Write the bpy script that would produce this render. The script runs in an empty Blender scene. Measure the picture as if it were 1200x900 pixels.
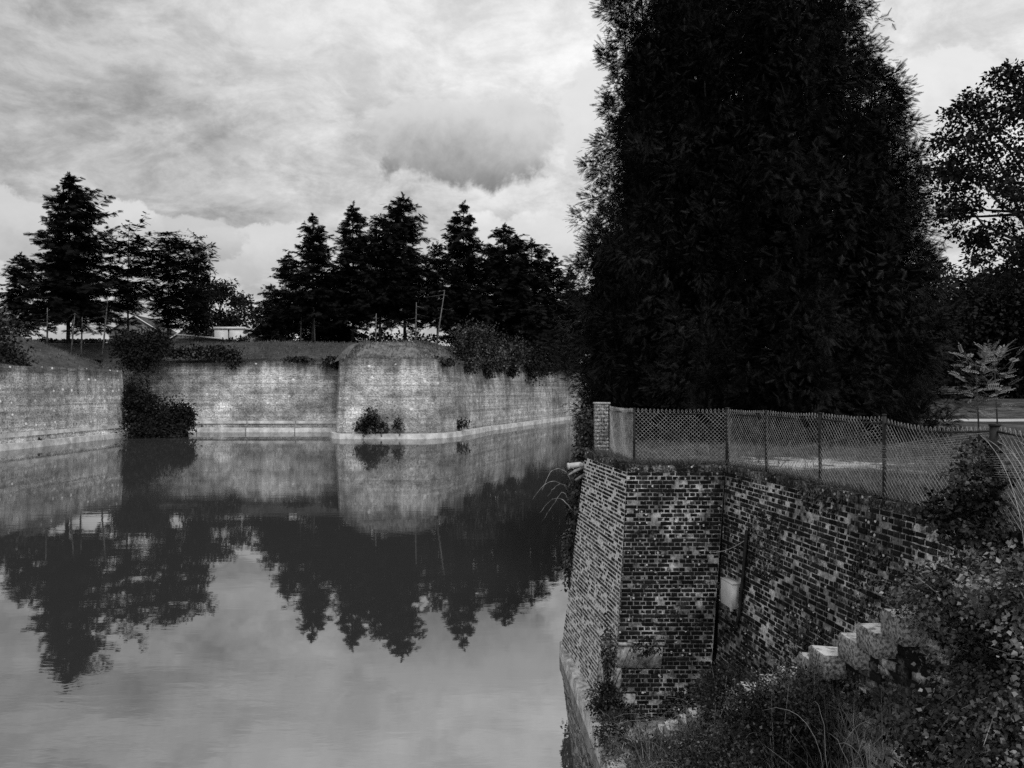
import bpy, math, random
import numpy as np
from mathutils import Vector

SC = bpy.context.scene
COL = SC.collection
PI = math.pi
EYE = 1.25            # eye above the near lawn (z = 0)
WATER = EYE - 5.6     # moat level
F = 900.0             # focal length of the photo in its own pixels


def gx(px, Y):
    return (px - 600.0) / F * Y


def gz(py, Y):
    return EYE + (459.0 - py) / F * Y


# ------------------------------------------------------------------ objects
def tag(o, label=None, cat=None, group=None, kind=None):
    if label:
        o['label'] = label
    if cat:
        o['category'] = cat
    if group:
        o['group'] = group
    if kind:
        o['kind'] = kind
    return o


def thing(name, label, cat, loc=(0, 0, 0), group=None, rz=0.0):
    o = bpy.data.objects.new(name, None)
    COL.objects.link(o)
    o.location = loc
    o.rotation_euler = (0, 0, rz)
    o.empty_display_size = 0.2
    return tag(o, label, cat, group)


def link(name, me, parent=None, loc=(0, 0, 0)):
    o = bpy.data.objects.new(name, me)
    COL.objects.link(o)
    if parent is not None:
        o.parent = parent
    o.location = loc
    return o


# ------------------------------------------------------------------ mesh builder (numpy)
class MB:
    def __init__(self):
        self.v, self.t, self.m, self.n = [], [], [], 0
        self.attr = {}
        self.uv = []

    def add(self, v, t, mat=0, uv=None, **attrs):
        v = np.asarray(v, dtype=np.float64).reshape(-1, 3)
        t = np.asarray(t, dtype=np.int64).reshape(-1, 3)
        self.v.append(v)
        self.t.append(t + self.n)
        self.m.append(np.full(len(t), mat, dtype=np.int32))
        self.uv.append(np.zeros((len(v), 2)) if uv is None else np.asarray(uv, dtype=np.float64))
        for k, a in attrs.items():
            self.attr.setdefault(k, []).append((self.n, np.broadcast_to(np.asarray(a, dtype=np.float64), (len(v),))))
        self.n += len(v)
        return self

    def quad(self, a, b, c, d, mat=0, uv=None):
        return self.add([a, b, c, d], [[0, 1, 2], [0, 2, 3]], mat, uv)

    def box(self, lo, hi, mat=0, rz=0.0, jit=0.0, rng=None):
        x0, y0, z0 = lo
        x1, y1, z1 = hi
        v = np.array([[x0, y0, z0], [x1, y0, z0], [x1, y1, z0], [x0, y1, z0], [x0, y0, z1], [x1, y0, z1], [x1, y1, z1], [x0, y1, z1]], float)
        if rz:
            c = v.mean(0)
            co, si = math.cos(rz), math.sin(rz)
            w = v - c
            v = np.stack([w[:, 0] * co - w[:, 1] * si, w[:, 0] * si + w[:, 1] * co, w[:, 2]], 1) + c
        if jit:
            v = v + (rng.random(v.shape) - .5) * jit
        t = [[0, 2, 1], [0, 3, 2], [4, 5, 6], [4, 6, 7], [0, 1, 5], [0, 5, 4], [1, 2, 6], [1, 6, 5], [2, 3, 7], [2, 7, 6], [3, 0, 4], [3, 4, 7]]
        return self.add(v, t, mat)

    def tube(self, pts, rad, sides=6, mat=0, cap=True):
        P = np.asarray(pts, float)
        n = len(P)
        R = np.broadcast_to(np.asarray(rad, float), (n,))
        T = np.gradient(P, axis=0)
        T /= np.linalg.norm(T, axis=1, keepdims=True) + 1e-9
        ref = np.array([0.0, 0.0, 1.0]) if abs(T[:, 2]).mean() < .8 else np.array([1.0, 0.0, 0.0])
        A = np.cross(T, ref)
        A /= np.linalg.norm(A, axis=1, keepdims=True) + 1e-9
        B = np.cross(T, A)
        ang = np.arange(sides) * 2 * PI / sides
        V = P[:, None, :] + R[:, None, None] * (A[:, None, :] * np.cos(ang)[None, :, None] + B[:, None, :] * np.sin(ang)[None, :, None])
        V = V.reshape(-1, 3)
        t = []
        for i in range(n - 1):
            for j in range(sides):
                a, b = i * sides + j, i * sides + (j + 1) % sides
                c, d = a + sides, b + sides
                t += [[a, b, d], [a, d, c]]
        if cap:
            for j in range(1, sides - 1):
                t.append([0, j + 1, j])
                o = (n - 1) * sides
                t.append([o, o + j, o + j + 1])
        return self.add(V, t, mat)

    def scatter(self, pts, axis, nrm, size, tmpl, mat=0, width=None):
        """many copies of a small template: x of the template along axis, z along nrm"""
        tv, tt = tmpl
        pts, axis, nrm = (np.asarray(q, float) for q in (pts, axis, nrm))
        n = len(pts)
        if n == 0:
            return self
        X = axis / (np.linalg.norm(axis, axis=1, keepdims=True) + 1e-9)
        Y = np.cross(nrm, X)
        Y /= np.linalg.norm(Y, axis=1, keepdims=True) + 1e-9
        Z = np.cross(X, Y)
        S = np.broadcast_to(np.asarray(size, float), (n,))[:, None, None]
        V = pts[:, None, :] + S * (tv[None, :, 0:1] * X[:, None, :] + tv[None, :, 1:2] * Y[:, None, :] + tv[None, :, 2:3] * Z[:, None, :])
        k = len(tv)
        T = tt[None, :, :] + (np.arange(n) * k)[:, None, None]
        return self.add(V.reshape(-1, 3), T.reshape(-1, 3), mat)

    def mesh(self, name, mats, off=(0, 0, 0), smooth=False):
        me = bpy.data.meshes.new(name)
        V = np.concatenate(self.v) - np.asarray(off, float)
        T = np.concatenate(self.t)
        M = np.concatenate(self.m)
        me.vertices.add(len(V))
        me.vertices.foreach_set('co', V.astype(np.float32).ravel())
        me.loops.add(len(T) * 3)
        me.loops.foreach_set('vertex_index', T.astype(np.int32).ravel())
        me.polygons.add(len(T))
        me.polygons.foreach_set('loop_start', (np.arange(len(T)) * 3).astype(np.int32))
        me.polygons.foreach_set('material_index', M)
        if smooth:
            me.polygons.foreach_set('use_smooth', np.ones(len(T), dtype=bool))
        UV = np.concatenate(self.uv)
        if np.any(UV):
            l = me.uv_layers.new(name='UVMap')
            l.data.foreach_set('uv', UV[T.ravel()].astype(np.float32).ravel())
        for k, parts in self.attr.items():
            a = me.attributes.new(k, 'FLOAT', 'POINT')
            arr = np.zeros(len(V), dtype=np.float32)
            for s, vals in parts:
                arr[s:s + len(vals)] = vals
            a.data.foreach_set('value', arr)
        for m in (mats if isinstance(mats, (list, tuple)) else [mats]):
            me.materials.append(m)
        me.update(calc_edges=True)
        me.validate()
        return me

    def build(self, name, mats, parent=None, smooth=False):
        off = parent.location if parent is not None else (0, 0, 0)
        return link(name, self.mesh(name, mats, off, smooth), parent)


# ------------------------------------------------------------------ materials (monochrome film)
def G(v):
    return (v, v, v, 1.0)


class NT:
    def __init__(self, tree):
        self.t = tree
        self.n = tree.nodes
        self.l = tree.links

    def new(self, typ, **kw):
        nd = self.n.new(typ)
        for k, v in kw.items():
            setattr(nd, k, v)
        return nd

    def put(self, sock, v):
        if hasattr(v, 'links'):
            self.l.new(v, sock)
        elif v is not None:
            sock.default_value = v

    def math(self, op, a, b=None, c=None, clamp=False):
        nd = self.new('ShaderNodeMath', operation=op, use_clamp=clamp)
        self.put(nd.inputs[0], a)
        if b is not None:
            self.put(nd.inputs[1], b)
        if c is not None:
            self.put(nd.inputs[2], c)
        return nd.outputs[0]

    def vec(self, op, a, b=None):
        nd = self.new('ShaderNodeVectorMath', operation=op)
        self.put(nd.inputs[0], a)
        if b is not None:
            self.put(nd.inputs[1], b)
        return nd.outputs['Value'] if op in ('LENGTH', 'DOT_PRODUCT', 'DISTANCE') else nd.outputs[0]

    def noise(self, co, scale, detail=5, rough=.55, dist=0.0, out='Fac'):
        nd = self.new('ShaderNodeTexNoise')
        if co is not None:
            self.l.new(co, nd.inputs['Vector'])
        nd.inputs['Scale'].default_value = scale
        nd.inputs['Detail'].default_value = detail
        nd.inputs['Roughness'].default_value = rough
        nd.inputs['Distortion'].default_value = dist
        return nd.outputs[0] if out == 'Fac' else nd.outputs[1]

    def voronoi(self, co, scale, rnd=1.0):
        nd = self.new('ShaderNodeTexVoronoi')
        if co is not None:
            self.l.new(co, nd.inputs['Vector'])
        nd.inputs['Scale'].default_value = scale
        nd.inputs['Randomness'].default_value = rnd
        return nd.outputs['Distance']

    def smooth(self, x, a, b, lo=0.0, hi=1.0):
        nd = self.new('ShaderNodeMapRange', interpolation_type='SMOOTHSTEP')
        self.put(nd.inputs['Value'], x)
        nd.inputs['From Min'].default_value = a
        nd.inputs['From Max'].default_value = b
        nd.inputs['To Min'].default_value = lo
        nd.inputs['To Max'].default_value = hi
        return nd.outputs[0]

    def mix(self, f, a, b):
        nd = self.new('ShaderNodeMix', data_type='FLOAT')
        self.put(nd.inputs[0], f)
        self.put(nd.inputs[2], a)
        self.put(nd.inputs[3], b)
        return nd.outputs[0]

    def coord(self, which):
        return self.new('ShaderNodeTexCoord').outputs[which]

    def scale(self, v, s):
        nd = self.new('ShaderNodeMapping')
        self.l.new(v, nd.inputs[0])
        nd.inputs['Scale'].default_value = s
        return nd.outputs[0]

    def attr(self, name):
        return self.new('ShaderNodeAttribute', attribute_name=name).outputs['Fac']


def material(name, fn, rough=.85, spec=.25, metal=0.0):
    m = bpy.data.materials.new(name)
    m.use_nodes = True
    nt = NT(m.node_tree)
    b = m.node_tree.nodes['Principled BSDF']
    b.inputs['Roughness'].default_value = rough
    b.inputs['Specular IOR Level'].default_value = spec
    b.inputs['Metallic'].default_value = metal
    r = fn(nt, b)
    if r is not None:
        val, height, hs, hd = (r + (None,) * 4)[:4] if isinstance(r, tuple) else (r, None, None, None)
        if hasattr(val, 'links'):
            cc = nt.new('ShaderNodeCombineColor')
            for i in range(3):
                nt.l.new(val, cc.inputs[i])
            nt.l.new(cc.outputs[0], b.inputs['Base Color'])
        else:
            b.inputs['Base Color'].default_value = G(val)
        if height is not None:
            bp = nt.new('ShaderNodeBump')
            bp.inputs['Strength'].default_value = hs
            bp.inputs['Distance'].default_value = hd
            nt.l.new(height, bp.inputs['Height'])
            nt.l.new(bp.outputs[0], b.inputs['Normal'])
    return m


def speckle(name, lo, hi, scale, rough=.85, spec=.25, bump=0.0, bd=.02, a=.35, b=.65, detail=6, co='Object', metal=0.0):
    def fn(nt, bs):
        n = nt.noise(nt.coord(co), scale, detail, .62)
        v = nt.smooth(n, a, b, lo, hi)
        if bump:
            return v, n, bump, bd
        return v
    return material(name, fn, rough, spec, metal)


M = {}


def leaf_mat(name, lo, hi, scale=1.3, rough=.55, spec=.25, pw=1.0):
    def fn(nt, bs):
        geo = nt.new('ShaderNodeNewGeometry').outputs['Random Per Island']
        n = nt.noise(nt.coord('Object'), scale, 3, .5)
        v = nt.math('ADD', nt.math('MULTIPLY', nt.smooth(n, .35, .65), .55), nt.math('MULTIPLY', geo, .45))
        if pw != 1.0:
            v = nt.math('POWER', v, pw)
        return nt.math('MULTIPLY_ADD', v, hi - lo, lo)
    return material(name, fn, rough, spec)


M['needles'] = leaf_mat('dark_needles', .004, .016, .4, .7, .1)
M['needles_dusty'] = leaf_mat('dusty_needles', .008, .028, .4, .7, .1)
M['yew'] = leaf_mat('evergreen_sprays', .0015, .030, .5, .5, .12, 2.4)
M['broadleaf'] = leaf_mat('broad_leaves', .006, .025, .5, .6, .15)
M['shrub'] = leaf_mat('shrub_leaves', .003, .20, .9, .5, .2, 2.8)
M['shrub_pale'] = leaf_mat('pale_shrub_leaves', .006, .32, .9, .5, .2, 2.8)
M['ivy'] = leaf_mat('ivy_leaves', .002, .16, 3.0, .4, .3, 3.2)
M['bramble'] = leaf_mat('bramble_leaves', .002, .45, 1.6, .4, .35, 2.9)
M['sapling'] = leaf_mat('sapling_leaves', .06, .30, 2.5, .5, .3)
M['petal_sunlit'] = leaf_mat('blossom_sunlit_leaf', .35, .75, 4, .7, .1)  # blossom petals, and the evergreen spray with sunlight painted into its colour
M['blade'] = leaf_mat('grass_blades', .05, .17, .6, .7, .15)
M['straw_grass'] = leaf_mat('tall_grass_blades', .01, .45, 2, .7, .1, 2.0)
M['straw'] = leaf_mat('dry_stalks', .12, .4, 2, .8, .1)
M['bark'] = speckle('bark', .015, .06, 3.0, .95, .1, .6, .05)
M['bark_pale'] = speckle('pale_bark', .07, .20, 4.0, .95, .1, .4, .03)
M['wire'] = speckle('galvanised_wire', .26, .54, 9.0, .55, .4)
M['post'] = speckle('dark_fence_steel', .008, .03, 12.0, .6, .25)
M['stone'] = speckle('pale_stone', .08, .52, 9.0, .9, .15, .5, .02, .32, .62, 9)
M['step'] = speckle('worn_toplit_step_stone', .22, .80, 8.0, .9, .15, .6, .012, .34, .54, 11)  # worn treads, made paler still to paint light on their tops
M['step_side'] = speckle('mossy_shaded_step_stone', .06, .44, 32.0, .9, .12, .6, .008, .36, .64, 8)  # mossy sides, painted darker than the treads as if in shade
M['kerb'] = speckle('pale_kerb_stone', .22, .66, 8.0, .9, .15, .4, .015, .3, .62, 9)
M['soil'] = speckle('dark_soil', .008, .05, 3.0, .95, .1, .7, .05)
M['twig'] = speckle('bleached_twigs', .12, .38, 6.0, .9, .1)
M['white'] = speckle('white_enamel', .55, .72, 5.0, .5, .35)
M['box'] = speckle('weathered_box_plastic', .55, .72, 3.0, .5, .3, 0, .02, .3, .7, 8)
M['dark'] = speckle('blackened_metal', .006, .02, 8.0, .6, .2)
M['bench'] = speckle('grey_bench_boards', .16, .30, 5.0, .8, .2)
M['render_white'] = speckle('white_house_render', .70, .84, .8, .9, .1)
M['tile'] = speckle('dull_roof_tile', .05, .12, 2.0, .9, .1)
M['housewall'] = speckle('grey_house_wall', .16, .26, .7, .9, .1)
M['pane'] = speckle('dark_pane', .01, .02, 1.0, .15, .5)
M['path'] = speckle('gravel_path', .40, .58, 2.0, .95, .1)


def brick_fn(nt, bs):
    """old brick faces: fired tone per brick, soot and moss, lime bloom and lichen spots"""
    o = nt.coord('Object')
    tone = nt.attr('tone')
    bloom = nt.attr('bloom')
    n1 = nt.noise(o, 1.1, 6, .62)
    n2 = nt.noise(o, 3.2, 10, .70)
    n3 = nt.noise(o, 30.0, 7, .76)
    n4 = nt.noise(o, 90.0, 3, .6)
    base = nt.math('MULTIPLY_ADD', nt.math('POWER', tone, 1.3), .034, .004)
    base = nt.math('MULTIPLY', base, nt.smooth(n3, .36, .64, .1, 2.4))
    cov = nt.math('ADD', nt.math('ADD', nt.math('MULTIPLY', n2, .62), nt.math('MULTIPLY', n3, .58)), nt.math('ADD', nt.math('MULTIPLY', n1, .55), nt.math('MULTIPLY', bloom, .36)))
    lime = nt.smooth(cov, 1.06, 1.34)
    v = nt.mix(lime, base, nt.math('MULTIPLY', nt.smooth(n3, .34, .66, .02, .66), nt.smooth(n4, .3, .7, .7, 1.25)))
    moss = nt.smooth(nt.math('ADD', nt.math('ADD', n1, nt.math('MULTIPLY', n3, .3)), nt.math('MULTIPLY', bloom, -.26)), .55, .66)
    v = nt.mix(nt.math('MULTIPLY', moss, .7), v, .004)
    sp = nt.smooth(nt.math('ADD', nt.voronoi(o, 9.0), nt.math('MULTIPLY', n3, -.28)), .05, .0)
    v = nt.mix(nt.math('MULTIPLY', sp, nt.smooth(n1, .42, .6, .15, 1)), v, .62)
    return v, nt.math('ADD', n2, nt.math('MULTIPLY', n3, .8)), .8, .015


def mortar_fn(nt, bs):
    o = nt.coord('Object')
    n1 = nt.noise(o, 1.1, 6, .62)
    n2 = nt.noise(o, 6.0, 9, .74)
    n3 = nt.noise(o, 34.0, 6, .72)
    bloom = nt.attr('bloom')
    v = nt.smooth(nt.math('ADD', n2, nt.math('MULTIPLY', bloom, .16)), .36, .68, .02, .72)
    v = nt.math('MULTIPLY', v, nt.smooth(n3, .3, .62, .3, 1.2))
    moss = nt.smooth(nt.math('ADD', nt.math('ADD', n1, nt.math('MULTIPLY', n3, .3)), nt.math('MULTIPLY', bloom, -.26)), .56, .68)
    return nt.mix(nt.math('MULTIPLY', moss, .65), v, .006), n3, .7, .01


M['brick'] = material('old_brick', brick_fn, .9, .15)
M['mortar'] = material('lime_mortar', mortar_fn, .95, .1)


def rubble_fn(nt, bs):
    o = nt.coord('Object')
    n1 = nt.noise(o, 1.3, 5, .6)
    n2 = nt.noise(o, 7.0, 9, .7)
    n3 = nt.noise(o, 30.0, 6, .7)
    v = nt.math('MULTIPLY', nt.smooth(nt.math('ADD', nt.math('MULTIPLY', nt.attr('tone'), .34), nt.math('MULTIPLY_ADD', nt.attr('bloom'), .34, n2)), .66, .98, .012, .75), nt.smooth(n3, .3, .62, .35, 1.2))
    return nt.mix(nt.smooth(n1, .5, .62, 0, .85), v, .015), n2, .6, .02


M['rubble'] = material('limewashed_rubble', rubble_fn, .92, .12)


def far_wall_fn(dots, pale):
    def fn(nt, bs):
        uv = nt.coord('UV')          # u metres along, v metres below the top
        n1 = nt.noise(nt.scale(uv, (.07, .10, 1)), 1.0, 8, .66)
        n2 = nt.noise(uv, 1.0, 9, .76)
        n3 = nt.noise(nt.scale(uv, (4.5, 6.5, 1)), 1.0, 5, .8)
        n4 = nt.noise(nt.scale(uv, (.5, .035, 1)), 1.0, 6, .7)     # rain streaks
        course = nt.noise(nt.scale(uv, (.02, 2.6, 1)), 1.0, 3, .6)
        v = nt.smooth(n1, .34, .66, .17, .56)
        v = nt.math('MULTIPLY', v, nt.smooth(n2, .32, .68, .55, 1.42))
        v = nt.math('MULTIPLY', v, nt.smooth(n3, .34, .66, .40, 1.60))
        v = nt.math('MULTIPLY', v, nt.smooth(n4, .35, .65, .78, 1.15))
        v = nt.math('MULTIPLY', v, nt.smooth(course, .35, .65, .74, 1.22))
        sep = nt.new('ShaderNodeSeparateXYZ')
        nt.l.new(uv, sep.inputs[0])
        drip = nt.smooth(nt.math('ADD', nt.math('MULTIPLY', sep.outputs[1], .22), n4), .55, .95, .40, 1)
        v = nt.math('MULTIPLY', v, drip)
        damp = nt.smooth(nt.math('ADD', nt.math('MULTIPLY', sep.outputs[1], .35), n2), 3.3, 3.9, 1, .7)
        v = nt.math('MULTIPLY', v, damp)
        d = nt.voronoi(nt.scale(uv, (.62, .85, 1)), 1.0, dots)
        keep = nt.smooth(n1, .42, .5, .2, 1)
        v = nt.mix(nt.math('MULTIPLY', nt.smooth(d, .15, .08), keep), v, .85)
        pits = nt.voronoi(nt.scale(uv, (1.3, 1.3, 1)), 1.0)
        v = nt.mix(nt.math('MULTIPLY', nt.smooth(pits, .14, .08), nt.smooth(n2, .45, .6)), v, .03)
        return nt.math('MULTIPLY', v, pale), nt.math('ADD', n2, n3), .5, .12
    return fn


M['wall_flank'] = material('flank_masonry', far_wall_fn(.25, 1.28), .92, .1)
M['wall_curtain'] = material('curtain_masonry', far_wall_fn(.55, 1.2), .92, .1)
M['wall_bastion'] = material('bastion_masonry', far_wall_fn(.9, 1.12), .92, .1)
M['ledge'] = speckle('ledge_stone', .38, .85, .8, .9, .1, .3, .05, .3, .7, 9)


def lawn_fn(nt, bs):
    o = nt.coord('Object')
    n1 = nt.noise(o, .35, 6, .6)
    n2 = nt.noise(o, 7.0, 8, .75)
    n3 = nt.noise(nt.scale(o, (1, 1, 1)), 1.6, 7, .7)
    v = nt.smooth(n2, .3, .7, .035, .115)
    v = nt.math('MULTIPLY', v, nt.math('MULTIPLY', nt.smooth(n1, .34, .66, .5, 1.4), nt.smooth(n3, .36, .64, .45, 1.45)))
    dappled = nt.vec('LENGTH', nt.vec('MULTIPLY', nt.vec('SUBTRACT', o, (5.3, 13.4, 0)), (.55, .65, 0)))  # sun dapple painted into the lawn colour
    pale2 = nt.vec('LENGTH', nt.vec('MULTIPLY', nt.vec('SUBTRACT', o, (12.0, 27.0, 0)), (.14, .16, 0)))  # broad paler area further back on the lawn
    f = nt.smooth(nt.math('ADD', nt.math('MULTIPLY', dappled, -.22), n3), .33, .42)
    f2 = nt.smooth(nt.math('ADD', nt.math('MULTIPLY', pale2, -.35), n3), .28, .5, 0, .5)
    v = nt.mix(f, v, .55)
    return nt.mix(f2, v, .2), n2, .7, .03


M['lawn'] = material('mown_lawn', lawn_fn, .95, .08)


def far_grass_fn(nt, bs):
    o = nt.coord('Object')
    n1 = nt.noise(o, .12, 6, .65)
    n2 = nt.noise(o, 1.6, 8, .75)
    v = nt.smooth(n2, .3, .7, .05, .13)
    return nt.math('MULTIPLY', v, nt.smooth(n1, .3, .7, .6, 1.3)), n2, .6, .2


M['mound'] = speckle('dry_mound_grass', .10, .24, 1.8, .95, .08, .6, .2, .3, .7, 9)
M['far_grass'] = material('rampart_grass', far_grass_fn, .95, .08)


def water_mat():
    m = bpy.data.materials.new('moat_water')
    m.use_nodes = True
    t = m.node_tree
    nt = NT(t)
    for n in list(t.nodes):
        t.nodes.remove(n)
    out = nt.new('ShaderNodeOutputMaterial')
    o = nt.coord('Object')
    a = nt.noise(nt.scale(o, (.55, 1.6, 1)), 1.0, 4, .55, .3)
    b = nt.noise(nt.scale(o, (.05, .09, 1)), 1.0, 3, .5)
    h = nt.math('MULTIPLY', a, nt.smooth(b, .38, .62, .15, 1))
    bp = nt.new('ShaderNodeBump')
    bp.inputs['Strength'].default_value = .16
    bp.inputs['Distance'].default_value = .022
    nt.l.new(h, bp.inputs['Height'])
    gl = nt.new('ShaderNodeBsdfGlossy')
    gl.inputs['Roughness'].default_value = .015
    gl.inputs['Color'].default_value = G(.92)
    nt.l.new(bp.outputs[0], gl.inputs['Normal'])
    df = nt.new('ShaderNodeBsdfDiffuse')
    df.inputs['Color'].default_value = G(.05)
    fr = nt.new('ShaderNodeFresnel')
    fr.inputs['IOR'].default_value = 2.9
    mx = nt.new('ShaderNodeMixShader')
    nt.l.new(nt.smooth(fr.outputs[0], .28, .75, .43, .62), mx.inputs[0])
    nt.l.new(df.outputs[0], mx.inputs[1])
    nt.l.new(gl.outputs[0], mx.inputs[2])
    nt.l.new(mx.outputs[0], out.inputs[0])
    return m


M['water'] = water_mat()

# ------------------------------------------------------------------ leaf templates


def tri_soup(tris):
    v = np.array(tris, float).reshape(-1, 3)
    return v, np.arange(len(v)).reshape(-1, 3)


def frond(nf=6, reach=.40, wid=.075, droop=.10):
    t = [[(0, -.035, 0), (0, .035, 0), (1.0, 0, -droop)]]
    for i in range(nf):
        x = .10 + .80 * i / nf
        for s in (-1, 1):
            xx = x + (.04 if s > 0 else 0)
            L = reach * (1.0 - .72 * x)
            t.append([(xx - wid, 0, -droop * x), (xx + wid, 0, -droop * x), (xx + L * .85, s * L, -droop * (x + .35))])
    return tri_soup(t)


def rhomb(w=.34, fold=.08):
    v = np.array([[0, 0, 0], [.45, w, fold], [1, 0, -.05], [.45, -w, fold]], float)
    return v, np.array([[0, 2, 1], [0, 3, 2]])


def pinnate(nl=6):
    v, t, k = [], [], 0
    for i in range(nl + 1):
        x = .12 + .80 * i / nl
        for s in ((-1, 1) if i < nl else (0,)):
            L, w = .30 * (1 - .35 * abs(x - .45)), .055
            d = np.array([.42, s * .9, -.12]) if s else np.array([1, 0, -.15])
            d = d / np.linalg.norm(d)
            nrm = np.array([-d[1], d[0], 0])
            b = np.array([x, 0, -.25 * x * x])
            v += [b, b + d * L * .5 + nrm * w, b + d * L, b + d * L * .5 - nrm * w]
            t += [[k, k + 2, k + 1], [k, k + 3, k + 2]]
            k += 4
    v += [[0, .012, 0], [0, -.012, 0], [.95, 0, -.24]]
    t += [[k, k + 1, k + 2]]
    return np.array(v, float), np.array(t)


def trefoil():
    v = np.array([[0, 0, 0], [.35, .42, .05], [.62, .22, .02], [1, 0, -.08], [.62, -.22, .02], [.35, -.42, .05]], float)
    return v, np.array([[0, 3, 2], [0, 2, 1], [0, 4, 3], [0, 5, 4]])


def blade_t():
    v = np.array([[0, -.05, 0], [0, .05, 0], [.55, .035, .10], [.55, -.035, .10], [1, 0, .32]], float)
    return v, np.array([[0, 1, 2], [0, 2, 3], [3, 2, 4]])


FROND, FROND_FINE = frond(), frond(6, .34, .045, .16)
RHOMB, PINN, TREF, BLADE = rhomb(), pinnate(), trefoil(), blade_t()


def unit(rng, n):
    v = rng.normal(size=(n, 3))
    return v / np.linalg.norm(v, axis=1, keepdims=True)


# ------------------------------------------------------------------ trees
def conifer(seed, H, R, clear=.12, levels=34, per=6, power=.85, gap=.18, lean=0.0, flat=False, spray=1.15, up=.05, mat='needles'):
    """trunk and crown meshes of a spruce, fir or cedar, base at the origin"""
    rng = np.random.default_rng(seed)
    tr, cr = MB(), MB()
    zs = np.linspace(-1.0, H * .985, 9)
    wob = np.cumsum(rng.normal(0, .05, (9, 2)), axis=0) * (H / 24)
    tp = np.stack([wob[:, 0] + lean * zs, wob[:, 1], zs], 1)
    tr.tube(tp, np.linspace(.012 * H, .002 * H, 9), 7)
    side_bias = rng.random(8) * .85 + .5
    P, A, N, S = [], [], [], []
    for i in range(levels):
        f = (i + rng.random() * .6) / levels
        z = H * (clear + (1 - clear) * min(.985, max(0, f + rng.normal(0, .012))))
        cen = np.array([np.interp(z, zs, tp[:, 0]), np.interp(z, zs, tp[:, 1]), z])
        if flat:
            prof = (.55 + .45 * math.sin(min(1, f * 1.15) * PI * .62)) * (1.0 if f < .93 else .75)
        else:
            prof = max(.03, (1 - f) ** power) * (1 if f > .12 else .62 + 3 * f)
        nb = max(3, int(per * (.7 + .6 * rng.random()) * (1 - .35 * f)))
        for b in range(nb):
            if rng.random() < gap:
                continue
            az = rng.random() * 2 * PI
            L = R * prof * (.38 + .78 * rng.random()) * side_bias[int(az / (2 * PI) * 8) % 8]
            dr = (-.04 if flat else -.30 * (1 - f) + .25 * f) + rng.normal(0, .2)
            d = np.array([math.cos(az), math.sin(az), 0.0])
            ns = max(3, int(L / (spray * .36)))
            s = (np.arange(ns) + 1) / ns
            curve = dr * s * L + up * L * s * s
            pts = cen + d * (s * L)[:, None] + np.array([0, 0, 1.0]) * curve[:, None]
            cr.tube(np.vstack([cen, pts[:: max(1, ns // 3)], pts[-1:]]), np.linspace(.05, .01, 2 + len(pts[:: max(1, ns // 3)])), 3, 1, False)
            side = np.array([-d[1], d[0], 0])
            for k in range(ns):
                if s[k] < .08:
                    continue
                for sg in (-1, 0, 1):
                    if sg == 0 and k < ns - 1 and rng.random() < .5:
                        continue
                    ax = d * (.75 if sg else 1.2) + side * sg * (.75 + .3 * rng.random()) + np.array([0, 0, rng.normal(-.12 if not flat else .03, .22)])
                    P.append(pts[k] + rng.normal(0, .07, 3))
                    A.append(ax + rng.normal(0, .22, 3))
                    N.append(np.array([0, 0, 1]) + rng.normal(0, .6 if not flat else .2, 3))
                    S.append(spray * (.6 + .7 * rng.random()) * (1.25 - .5 * s[k]) * (1 if f < .9 else .6))
    if not flat:
        for k in range(14):
            z = H * (.94 + .07 * k / 14)
            az = rng.random() * 2 * PI
            P.append([tp[-1, 0], tp[-1, 1], z])
            A.append([math.cos(az) * .5, math.sin(az) * .5, .7])
            N.append(unit(rng, 1)[0])
            S.append(.5 * spray)
    cr.scatter(P, A, N, S, FROND)
    return cr.mesh('crown', [M[mat], M['bark']]), tr.mesh('trunk', [M['bark']], smooth=True)


def broadleaf(seed, H, R, clear=.25, clumps=60, per=120, leaf=.28, squash=.8, mat='broadleaf', lim=7, bark='bark', tmpl=None, crad=None, gaps=0.0):
    """round-crowned tree: forked limbs that end in loose clumps of leaves"""
    rng = np.random.default_rng(seed)
    tr, cr = MB(), MB()
    zc = H * (clear + (1 - clear) * .5)
    rz = H * (1 - clear) * .5
    top = np.array([0, 0, H * (clear + .1)])
    tr.tube([[0, 0, -.8], [0.05, 0, H * clear * .5], top, [.1, .1, H * .7]], [.03 * H, .024 * H, .018 * H, .006 * H], 8)
    P, A, N, S = [], [], [], []
    for c in range(clumps):
        u = unit(rng, 1)[0]
        rad = .45 + .55 * rng.random() ** .5
        if gaps and u[2] < -.05 and rng.random() < gaps:
            continue
        ctr = np.array([u[0] * R * rad, u[1] * R * rad, zc + u[2] * rz * rad])
        if c < lim * 4:
            z0 = H * (clear + .1 + .4 * rng.random())
            s = np.array([0.05, 0.05, min(z0, ctr[2] - .1 * R)])
            mid = s * .5 + ctr * .5 + rng.normal(0, .05 * R, 3) + np.array([0, 0, -.05 * R])
            tr.tube([s, mid, ctr], [.0055 * H, .0035 * H, .0012 * H], 5)
        cr_ = (crad or R * .30) * (.55 + .7 * rng.random())
        n = int(per * (.6 + .8 * rng.random()))
        q = unit(rng, n) * (rng.random((n, 1)) ** .45) * cr_ * np.array([1.1, 1.1, squash])
        P.append(ctr + q)
        A.append(q / (cr_ + 1e-6) + rng.normal(0, .6, (n, 3)) + np.array([0, 0, -.25]))
        N.append(np.array([0, 0, 1.0]) + rng.normal(0, .55, (n, 3)))
        S.append(leaf * (.6 + .7 * rng.random(n)))
    cr.scatter(np.concatenate(P), np.concatenate(A), np.concatenate(N), np.concatenate(S), tmpl or RHOMB)
    return cr.mesh('crown', [M[mat]]), tr.mesh('trunk', [M[bark]], smooth=True)


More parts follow.
